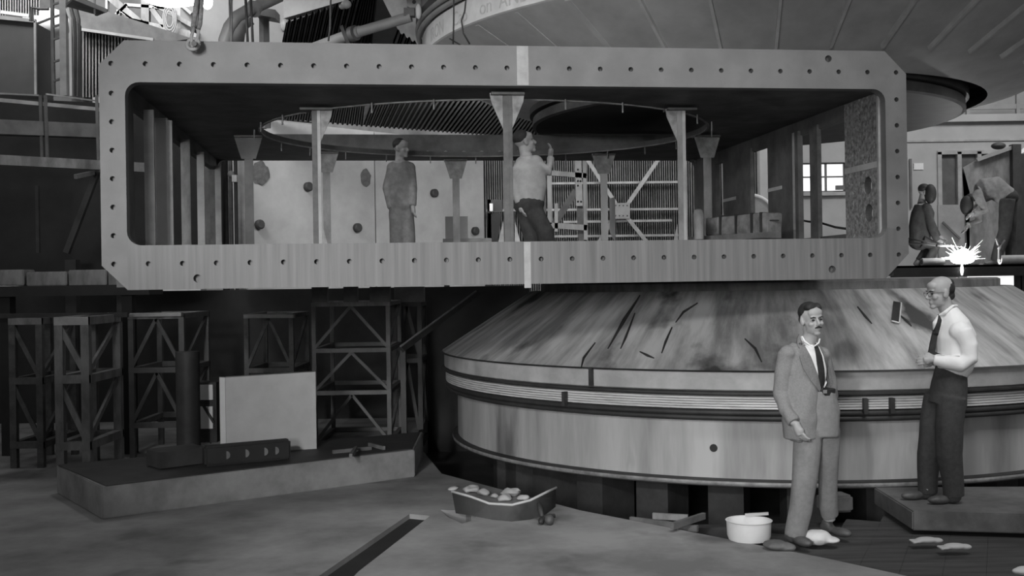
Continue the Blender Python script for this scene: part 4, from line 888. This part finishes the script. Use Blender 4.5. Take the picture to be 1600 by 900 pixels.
# ================================================================== PEOPLE
def Rz(a): return Matrix.Rotation(a, 4, 'Z')
def head_parts(mb, c, yaw, pitch=0, roll=0, s=1.0, neck_to=None):
    m = Matrix.Translation(c) @ Rz(yaw) @ Matrix.Rotation(pitch, 4, 'X') @ Matrix.Rotation(roll, 4, 'Y') @ Matrix.Scale(s, 4)
    def e(p, r): mb.ell(m @ Vector(p), tuple(k*s for k in r), rot=m.to_3x3().normalized().to_4x4(), n=20)
    e((0, .014, .035), (.074, .094, .082)); e((0, -.024, -.042), (.057, .060, .068)); e((0, -.066, -.098), (.026, .022, .018)); e((0, -.01, -.075), (.052, .055, .03))
    e((0, -.073, .020), (.050, .016, .009)); e((.036, -.060, -.030), (.022, .022, .020)); e((-.036, -.060, -.030), (.022, .022, .020))
    e((0, -.060, .05), (.055, .03, .035))
    mb.tube([m @ Vector((0, -.076, .012)), m @ Vector((0, -.095, -.012)), m @ Vector((0, -.108, -.034))], [.009*s, .010*s, .014*s], 8)
    e((0, -.100, -.036), (.017, .013, .010)); e((0, -.080, -.064), (.022, .012, .006)); e((0, -.079, -.074), (.019, .012, .007))
    for sx in (-1, 1): e((sx*.077, .008, -.008), (.009, .019, .031)); e((sx*.072, .0, -.02), (.012, .018, .02))
    mb.tube([m @ Vector((0, .02, -.04)), m @ Vector((0, .028, -.11)), Vector(neck_to)], [.054*s, .052*s, .062*s], 16)
    return m
def eyes(m, parent, s=1.0, brow=True):
    for sx in (-1, 1):
        MB().ell(m @ Vector((sx*.031, -.0785, -.001)), (.012*s, .006*s, .0065*s), rot=m.to_3x3().normalized().to_4x4()).obj('eye', M['tie'], parent, smooth=True)
        if brow: MB().tube([m @ Vector((sx*.015, -.090, .016)), m @ Vector((sx*.032, -.090, .020)), m @ Vector((sx*.05, -.078, .014))], [.003*s, .004*s, .002*s], 6).obj('eyebrow', M['hair'], parent, smooth=True)
def hand(mb, wrist, d, side_v, curl, s=1.0, thumb=1):
    """palm plus four separate bent fingers and a side thumb; d = pointing direction, side_v = across the knuckles, curl = direction they bend"""
    d, sv, cu = Vector(d).normalized(), Vector(side_v).normalized(), Vector(curl).normalized()
    w_ = Vector(wrist)
    mb.tube([w_, w_+d*.04*s, w_+d*.085*s], [(.027*s, .02*s), (.036*s, .019*s), (.040*s, .016*s)] if False else [.024*s, .028*s, .026*s], 10)
    mb.ell(w_ + d*.055*s + sv*.016*s, (.022*s,)*3, n=10); mb.ell(w_ + d*.055*s - sv*.016*s, (.022*s,)*3, n=10)
    for k, (o_, L) in enumerate(((-.030, .062), (-.010, .074), (.011, .070), (.031, .054))):
        a = w_ + d*.075*s + sv*o_*s; b = a + (d*.8 + sv*o_*2.5 + cu*.25).normalized()*L*.45*s; c = b + (d*.45 + cu*.85).normalized()*L*.35*s; e = c + (d*.0 + cu).normalized()*L*.3*s
        mb.tube([a, b, c, e], [.0095*s, .009*s, .0085*s, .006*s], 8)
    a = w_ + d*.02*s - sv*.025*s*thumb; b = a + (d*.6 - sv*thumb*.8 + cu*.2).normalized()*.035*s; c = b + (d*.9 - sv*thumb*.1 + cu*.4).normalized()*.03*s
    mb.tube([a, b, c], [.013*s, .011*s, .008*s], 8)
def bvh_of(mb): return BVHTree.FromBMesh(mb.bm)
def shoe_mb(c, yaw, s=1.0):
    mb = MB(); m = Matrix.Translation(c) @ Rz(yaw)
    R_ = Rz(yaw)
    mb.ell(m @ Vector((0, -.09*s, .035)), (.048*s, .10*s, .035), rot=R_); mb.ell(m @ Vector((0, .03*s, .045)), (.042*s, .07*s, .045), rot=R_); mb.ell(m @ Vector((0, .03*s, .08)), (.04*s, .045*s, .04), rot=R_)
    for v in mb.bm.verts: v.co.z = max(v.co.z, c[2] + .002)
    return mb

# --- man 1 : tweed jacket, looking towards the camera --------------------
Y1 = 7.95; base = P(1256, 850, Y1); base.z = -.035
def q1(px, py, d=0): return P(px, py, Y1 + d)
body = MB()
hm = head_parts(body, q1(1268, 499), math.radians(13), 0, math.radians(-4), 1.02, q1(1261, 540, .03))
body.tube([q1(1258, 548, .03), q1(1258, 600, .03), q1(1262, 640, .03)], [.085, .085, .09], 16)
body.tube([q1(1232, 552, .0), q1(1223, 585, .0), q1(1221, 615, -.01), q1(1228, 642, -.09), q1(1241, 662, -.148)], [.05, .045, .04, .034, .027], 12)       # right arm
body.tube([q1(1286, 556, .08), q1(1296, 600, .14), q1(1290, 640, .16)], [.048, .042, .035], 12)      # left arm, hand at the back
body.tube([q1(1258, 650, 0), q1(1258, 740, -.02), q1(1242, 832, .02)], [.09, .06, .045], 12)
body.tube([q1(1288, 650, .03), q1(1292, 740, .12), q1(1296, 812, .22)], [.09, .06, .045], 12)
hand(body, q1(1243, 660, -.155), (.35, -.15, -1), (.55, -.8, 0), (.8, .1, -.2), 1.12, 1)
hand(body, q1(1290, 640, .16), (-.5, .1, -1), (.2, -.9, 0), (-.6, .1, -.3), .95, -1)
fb = fuse(body, .006, 2); bv_face = bvh_of(fb)
man = fb.obj('person', M['skin'], smooth=True, label='standing person in a light tweed jacket and tie with a moustache, looking at the camera', cat='person')
MW[man.name] = Matrix.Translation(man.location)
eyes(hm, man, 1.02)
mb = MB(); mb.tube([hm @ Vector((-.026, -.088, -.058)), hm @ Vector((0, -.101, -.050)), hm @ Vector((.026, -.088, -.058))], [.004, .0075, .004], 8); mb.obj('moustache', M['hair'], man, smooth=True)
hr = MB(); rr = hm.to_3x3().normalized().to_4x4()
hr.ell(hm @ Vector((0, .028, .052)), (.080, .086, .078), rot=rr, n=24); hr.ell(hm @ Vector((-.02, -.03, .088)), (.045, .04, .032), rot=rr); hr.ell(hm @ Vector((.04, -.01, .078)), (.035, .05, .04), rot=rr); hr.ell(hm @ Vector((0, .06, .0)), (.068, .05, .055), rot=rr)
fuse(hr, .006, 2, .002, 60).obj('hair', M['hair'], man, smooth=True)
# trousers
tr_ = MB()
tr_.tube([q1(1279, 609, .03), q1(1279, 640, .03), q1(1278, 680, .03)], [(.115, .11), (.15, .12), (.15, .12)], 20)
tr_.tube([q1(1262, 670, 0), q1(1259, 710, -.03), q1(1257, 750, -.04), q1(1252, 795, -.02), q1(1242, 838, .0)], [.10, .096, .088, .083, .075], 18)
tr_.tube([q1(1291, 670, .05), q1(1292, 710, .09), q1(1293, 750, .14), q1(1294, 790, .2), q1(1296, 806, .23)], [.098, .088, .075, .07, .065], 18)
fuse(tr_, .008, 3, .010, 7, (1, 1, .22)).obj('trousers', M['trouser'], man, smooth=True)
# jacket
jk = MB()
jk.tube([q1(1259, 538, .03), q1(1257, 553, .03), q1(1256, 590, .03), q1(1251, 622, .01), q1(1250, 655, .0), q1(1251, 684, .0)], [(.10, .075), (.165, .105), (.16, .12), (.135, .125), (.135, .135), (.125, .135)], 22)
jk.ell(q1(1232, 552, .0), (.068, .075, .06)); jk.ell(q1(1283, 555, .07), (.065, .075, .06))
jk.tube([q1(1230, 553, 0), q1(1223, 585, .0), q1(1221, 615, -.01), q1(1228, 642, -.09), q1(1240, 660, -.145)], [.068, .062, .058, .052, .047], 16)
jk.tube([q1(1285, 556, .07), q1(1295, 590, .12), q1(1299, 620, .15), q1(1293, 645, .16)], [.062, .055, .05, .045], 16)
jk.tube([q1(1247, 650, -.03), q1(1245, 688, -.02)], [(.05, .08), (.045, .09)], 14)
jf = fuse(jk, .007, 3, .009, 9, (1, 1, .6)); bv = bvh_of(jf)
jo = jf.obj('jacket', M['cloth'], man, smooth=True)
def pp(l): return [q1(x, y) for x, y in l]
Y00 = Y1 - 1
def dr_(poly, bvh, off, th, name, m, parent, lv=5): return drape(pp(poly), bvh, Y00, off, th, levels=lv).obj(name, M[m], parent)
dr_([(1251, 525), (1262, 533), (1274, 533), (1279, 540), (1284, 556), (1290, 578), (1292, 598), (1288, 606), (1282, 603), (1274, 585), (1264, 560), (1255, 540)], bv, .004, .01, 'shirt_front', 'shirt', man)
dr_([(1269, 537), (1275, 536), (1280, 552), (1285, 575), (1287, 600), (1280, 606), (1274, 585), (1271, 560)], bv, .012, .01, 'tie', 'tie', man)
dr_([(1249, 522), (1252, 536), (1259, 552), (1268, 576), (1278, 604), (1277, 612), (1262, 594), (1250, 574), (1245, 556), (1251, 549), (1244, 540), (1246, 528)], bv, .013, .012, 'lapel', 'lapel', man)
dr_([(1277, 537), (1281, 545), (1289, 565), (1298, 590), (1303, 610), (1306, 600), (1300, 580), (1290, 556), (1283, 542)], bv, .011, .012, 'lapel', 'lapel', man)
mb = MB(); mb.tube([q1(1279, 607, .03), q1(1279, 616, .03)], (.119, .114) and [(.119, .114)]*2, 28); mb.obj('belt', M['black'], man, smooth='auto')
MB().obox(q1(1289, 612, -.088), (.028, .008, .024)).obj('buckle', M['post'], man)
# collar
mb = MB(); mb.tube([q1(1253, 525, .0), q1(1257, 533, -.05), q1(1269, 542, -.085)], [.007, .009, .005], 8); mb.tube([q1(1281, 529, .0), q1(1279, 536, -.05), q1(1271, 542, -.085)], [.007, .008, .005], 8); fuse(mb, .005, 1).obj('collar', M['shirt'], man, smooth=True)
fuse(shoe_mb((q1(1240, 845, 0).x, Y1-.02, .0), math.radians(25)), .008, 2).obj('shoe', M['shoe'], man, smooth=True)
s2 = q1(1297, 815, .25); fuse(shoe_mb((s2.x, Y1+.24, .0), math.radians(35)), .008, 2).obj('shoe', M['shoe'], man, smooth=True)

# --- man 2 : white shirt, profile to the left -----------------------------
Y2 = 8.6
def q2(px, py, d=0): return P(px, py, Y2 + d)
body = MB()
hm = head_parts(body, q2(1469, 457), math.radians(-84), math.radians(5), 0, 1.08, q2(1489, 500, 0))
body.tube([q2(1492, 505, 0), q2(1494, 545, 0), q2(1486, 590, 0)], [.08, .08, .08], 16)
body.tube([q2(1497, 515, -.13), q2(1513, 560, -.17), q2(1462, 563, -.14)], [.05, .042, .03], 12)
body.tube([q2(1492, 515, .14), q2(1505, 560, .16), q2(1462, 565, .06)], [.05, .042, .03], 12)
body.tube([q2(1484, 605, -.07), q2(1482, 680, -.08), q2(1488, 770, -.06)], [.07, .055, .045], 12)
body.tube([q2(1476, 605, .06), q2(1458, 680, .08), q2(1448, 765, .1)], [.07, .055, .045], 12)
hand(body, q2(1461, 562, -.13), (-1, .25, -.02), (.0, .15, 1), (-.3, 1, -.3), 1.0, -1)
hand(body, q2(1461, 566, .05), (-1, -.35, .05), (.0, .1, 1), (-.3, -1, -.3), 1.0, -1)
fb = fuse(body, .006, 2)
m2 = fb.obj('person', M['skin'], smooth=True, label='balding person with glasses, white shirt and dark tie, standing in profile facing left', cat='person')
MW[m2.name] = Matrix.Translation(m2.location)
eyes(hm, m2, 1.08)
hr = MB(); rr = hm.to_3x3().normalized().to_4x4()
hr.ell(hm @ Vector((0, .052, .024)), (.080, .060, .066), rot=rr, n=20); hr.ell(hm @ Vector((0, .066, -.03)), (.062, .04, .04), rot=rr); hr.ell(hm @ Vector((0, .075, .06)), (.055, .035, .04), rot=rr)
fuse(hr, .006, 2, .002, 60).obj('hair', M['hair'], m2, smooth=True)
gl = thing('glasses', None, None, (0, 0, 0)); 
bpy.data.objects.remove(gl)
mb = MB()
for sx in (-1, 1):
    cc = Vector((sx*.033, -.098, -.003)); mb.tube([hm @ (cc + Vector((.023*math.cos(2*PI*k/20), 0, .018*math.sin(2*PI*k/20)))) for k in range(21)], .0016, 6, cap=False)
    mb.tube([hm @ Vector((sx*.056, -.097, .002)), hm @ Vector((sx*.074, -.05, .004)), hm @ Vector((sx*.080, .01, .002))], .0016, 6)
mb.tube([hm @ Vector((-.010, -.1, 0)), hm @ Vector((.010, -.1, 0))], .0016, 6); mb.obj('glasses', M['postd'], m2, smooth=True)
tr_ = MB()
tr_.tube([q2(1487, 572, 0), q2(1484, 600, 0), q2(1480, 632, 0)], [(.11, .135), (.135, .16), (.15, .165)], 20)
tr_.tube([q2(1487, 620, -.07), q2(1482, 665, -.08), q2(1482, 710, -.08), q2(1488, 750, -.07), q2(1490, 776, -.06)], [.115, .105, .095, .085, .08], 18)
tr_.tube([q2(1468, 620, .07), q2(1457, 665, .08), q2(1452, 710, .1), q2(1450, 745, .12), q2(1450, 770, .13)], [.115, .105, .095, .08, .075], 18)
fuse(tr_, .008, 3, .014, 6, (1, 1, .18)).obj('trousers', M['dtrouser'], m2, smooth=True)
sh_ = MB()
sh_.tube([q2(1484, 481, 0), q2(1486, 490, 0), q2(1490, 504, 0), q2(1494, 525, 0), q2(1495, 550, 0), q2(1490, 572, 0), q2(1486, 583, 0)], [(.05, .052), (.075, .085), (.115, .15), (.15, .175), (.15, .175), (.14, .165), (.115, .14)], 22)
sh_.ell(q2(1500, 518, -.13), (.085, .08, .08)); sh_.ell(q2(1496, 518, .14), (.08, .075, .08))
sh_.tube([q2(1503, 518, -.14), q2(1513, 540, -.17), q2(1514, 560, -.18), q2(1500, 569, -.18), q2(1475, 565, -.17), q2(1460, 562, -.14)], [.078, .07, .066, .062, .052, .04], 16)
sh_.tube([q2(1497, 518, .15), q2(1508, 545, .17), q2(1500, 566, .16), q2(1462, 566, .08)], [.07, .06, .055, .04], 16)
sh_.tube([q2(1470, 492, .0), q2(1463, 505, .0), q2(1462, 522, 0)], [.02, .035, .015], 10)
sf = fuse(sh_, .007, 3, .007, 8, (1, 1, .7)); bv = bvh_of(sf)
sf.obj('shirt', M['shirt'], m2, smooth=True)
def pp2(l): return [q2(x, y) for x, y in l]
drape(pp2([(1466, 491), (1469, 500), (1465, 520), (1462, 540), (1461, 553), (1450, 553), (1457, 520), (1461, 505)]), bv, Y2-1, .006, .012).obj('tie', M['tie'], m2)
mb = MB(); mb.tube([q2(1468, 493, -.02), q2(1477, 488, -.055), q2(1489, 478, -.05)], [.012, .015, .012], 8); mb.tube([q2(1468, 493, .02), q2(1477, 488, .055), q2(1489, 478, .05)], [.012, .015, .012], 8)
mb.tube([q2(1489, 478, -.05), q2(1495, 478, 0), q2(1489, 478, .05)], .012, 8); fuse(mb, .005, 1).obj('collar', M['shirt'], m2, smooth=True)
for px, d, dy in ((1484, -.06, 0), (1442, .12, 0)):
    p = q2(px, 784, d); fuse(shoe_mb((p.x, Y2+d, skz), math.radians(-80)), .008, 2).obj('shoe', M['shoe'], m2, smooth=True)

# --- men in the tank and at the welding bay --------------------------------
def figure(label, Y, head, yaw, pitch, neck, torso, arms, legs, hands, shirt, trous, base_mat='skind', s=1.0, extra=None, hairy=True):
    q = lambda px, py, d=0: P(px, py, Y + d)
    b = MB(); hm = head_parts(b, q(*head), yaw, pitch, 0, s, q(*neck))
    b.tube([q(*t) for t in torso], .10*s, 14)
    for a in arms: b.tube([q(*t) for t in a], [.045*s, .04*s, .03*s], 10)
    for l in legs: b.tube([q(*t[:3]) for t in l], [.08*s, .06*s, .045*s], 10)
    for wr_, d, sv, cu in hands: hand(b, q(*wr_), d, sv, cu, s)
    o = fuse(b, .0085, 1).obj('person', M[base_mat], smooth=True, label=label, cat='person')
    c = MB(); n = len(torso)
    c.tube([q(*t) for t in torso], [(.15*s, .11*s)] * n if n < 3 else [(.10*s, .09*s)] + [(.17*s, .12*s)]*(n-2) + [(.145*s, .12*s)], 18)
    for a in arms: c.ell(q(*a[0]), .07*s); c.tube([q(*t) for t in a], [.066*s, .056*s, .044*s], 12)
    fuse(c, .01, 3, .008, 7).obj('shirt', M[shirt], o, smooth=True)
    t_ = MB(); t_.ell(q(*torso[-1]), (.155*s, .13*s, .12*s))
    for l in legs: t_.tube([q(*t[:3]) for t in l], [.105*s, .085*s, .075*s], 14)
    fuse(t_, .01, 3, .008, 7).obj('trousers', M[trous], o, smooth=True)
    if hairy:
        rr = hm.to_3x3().normalized().to_4x4(); h_ = MB(); h_.ell(hm @ Vector((0, .028, .052)), (.082*s, .088*s, .078*s), rot=rr); fuse(h_, .01, 1).obj('hair', M['hair'], o, smooth=True)
    for l in legs:
        e = q(*l[-1][:3]); fuse(shoe_mb((e.x, e.y, l[-1][3]), l[-1][4], s), .01, 1).obj('shoe', M['shoe'], o, smooth=True)
    return o, hm, q
zt0 = H + .052
figure('person walking inside the tank in a dark shirt and loose trousers', 12.35, (627, 232, 0), math.radians(60), 0, (625, 252, 0),
       [(625, 252, 0), (626, 270, 0), (628, 295, 0), (627, 318, 0)], [[(612, 262, .0), (604, 295, .02), (612, 325, -.05)], [(640, 262, .02), (645, 295, -.05), (645, 322, -.08)]],
       [[(622, 325, 0), (620, 375, -.04), (616, 432, .0, zt0, 1.2)], [(633, 325, .02), (638, 375, 0), (640, 432, .03, zt0, 1.2)]],
       [((645, 322, -.08), (.1, 0, -1), (.3, -1, 0), (.5, 0, -.4)), ((612, 325, -.05), (.2, 0, -1), (.3, -1, 0), (.5, 0, -.4))], 'work', 'work', s=.95)
figure('person in a pale shirt and black trousers bending and reaching up to the opening rim', 10.6, (820, 222, 0), math.radians(100), math.radians(-15), (824, 246, 0),
       [(825, 245, 0), (826, 262, 0), (828, 290, 0), (826, 318, 0)], [[(838, 254, -.03), (858, 268, -.06), (860, 246, .0)], [(815, 256, .03), (806, 290, -.02), (812, 318, -.06)]],
       [[(830, 325, 0), (852, 362, -.05), (862, 428, .03, zt0, 1.5)], [(822, 325, .05), (832, 375, .05), (826, 428, .1, zt0, 1.5)]],
       [((860, 246, 0), (.1, .1, 1), (0, 1, 0), (-.5, 0, .4)), ((812, 318, -.06), (.3, 0, -1), (.2, -1, 0), (.5, 0, -.3))], 'workl', 'workd', s=1.0)
zw = zt_p
def mask(o, q, px, py, yaw, nm='face_shield'):
    mb = MB(); m = Matrix.Translation(q(px, py, -.03)) @ Rz(yaw)
    mb.ell(m @ Vector((0, -.06, -.01)), (.11, .09, .15), rot=Rz(yaw)); fuse(mb, .012, 1).obj(nm, M['black'], o, smooth=True)
o, hm, q = figure('dark clad welder with a face shield crouching beside the tank corner', 16.5, (1446, 301, 0), math.radians(70), math.radians(10), (1440, 318, 0),
       [(1440, 318, 0), (1442, 332, 0), (1438, 355, 0), (1436, 378, 0)], [[(1448, 325, -.1), (1455, 355, -.16), (1464, 376, -.16)], [(1444, 325, .12), (1456, 350, .1), (1466, 370, .05)]],
       [[(1440, 378, -.08), (1460, 385, -.1), (1452, 408, -.08, zw, 1.3)], [(1434, 378, .08), (1450, 388, .12), (1438, 408, .1, zw, 1.3)]],
       [((1464, 376, -.16), (1, 0, -.3), (0, 1, .2), (.2, 0, -1)), ((1466, 370, .05), (1, 0, -.2), (0, 1, .2), (.2, 0, -1))], 'workd', 'workd', s=1.05)
mask(o, q, 1447, 302, math.radians(70))
o, hm, q = figure('welder in a grey work shirt bending low over the sparks', 16.4, (1517, 318, 0), math.radians(80), math.radians(35), (1528, 303, 0),
       [(1526, 300, 0), (1535, 298, 0), (1555, 294, 0), (1574, 308, 0)], [[(1528, 304, -.15), (1540, 330, -.2), (1522, 334, -.2)], [(1530, 308, .14), (1530, 345, .12), (1512, 352, .05)]],
       [[(1574, 312, -.09), (1570, 360, -.1), (1556, 408, -.08, zw, -1.3)], [(1578, 312, .1), (1578, 360, .12), (1580, 408, .12, zw, -1.3)]],
       [((1522, 334, -.2), (-1, 0, -.4), (0, 1, .2), (-.2, 0, -1)), ((1512, 352, .05), (-.6, 0, -1), (0, 1, 0), (-.6, 0, -.3))], 'work', 'workd', s=1.08)
mask(o, q, 1516, 320, math.radians(-80))
bpy.context.view_layer.update()
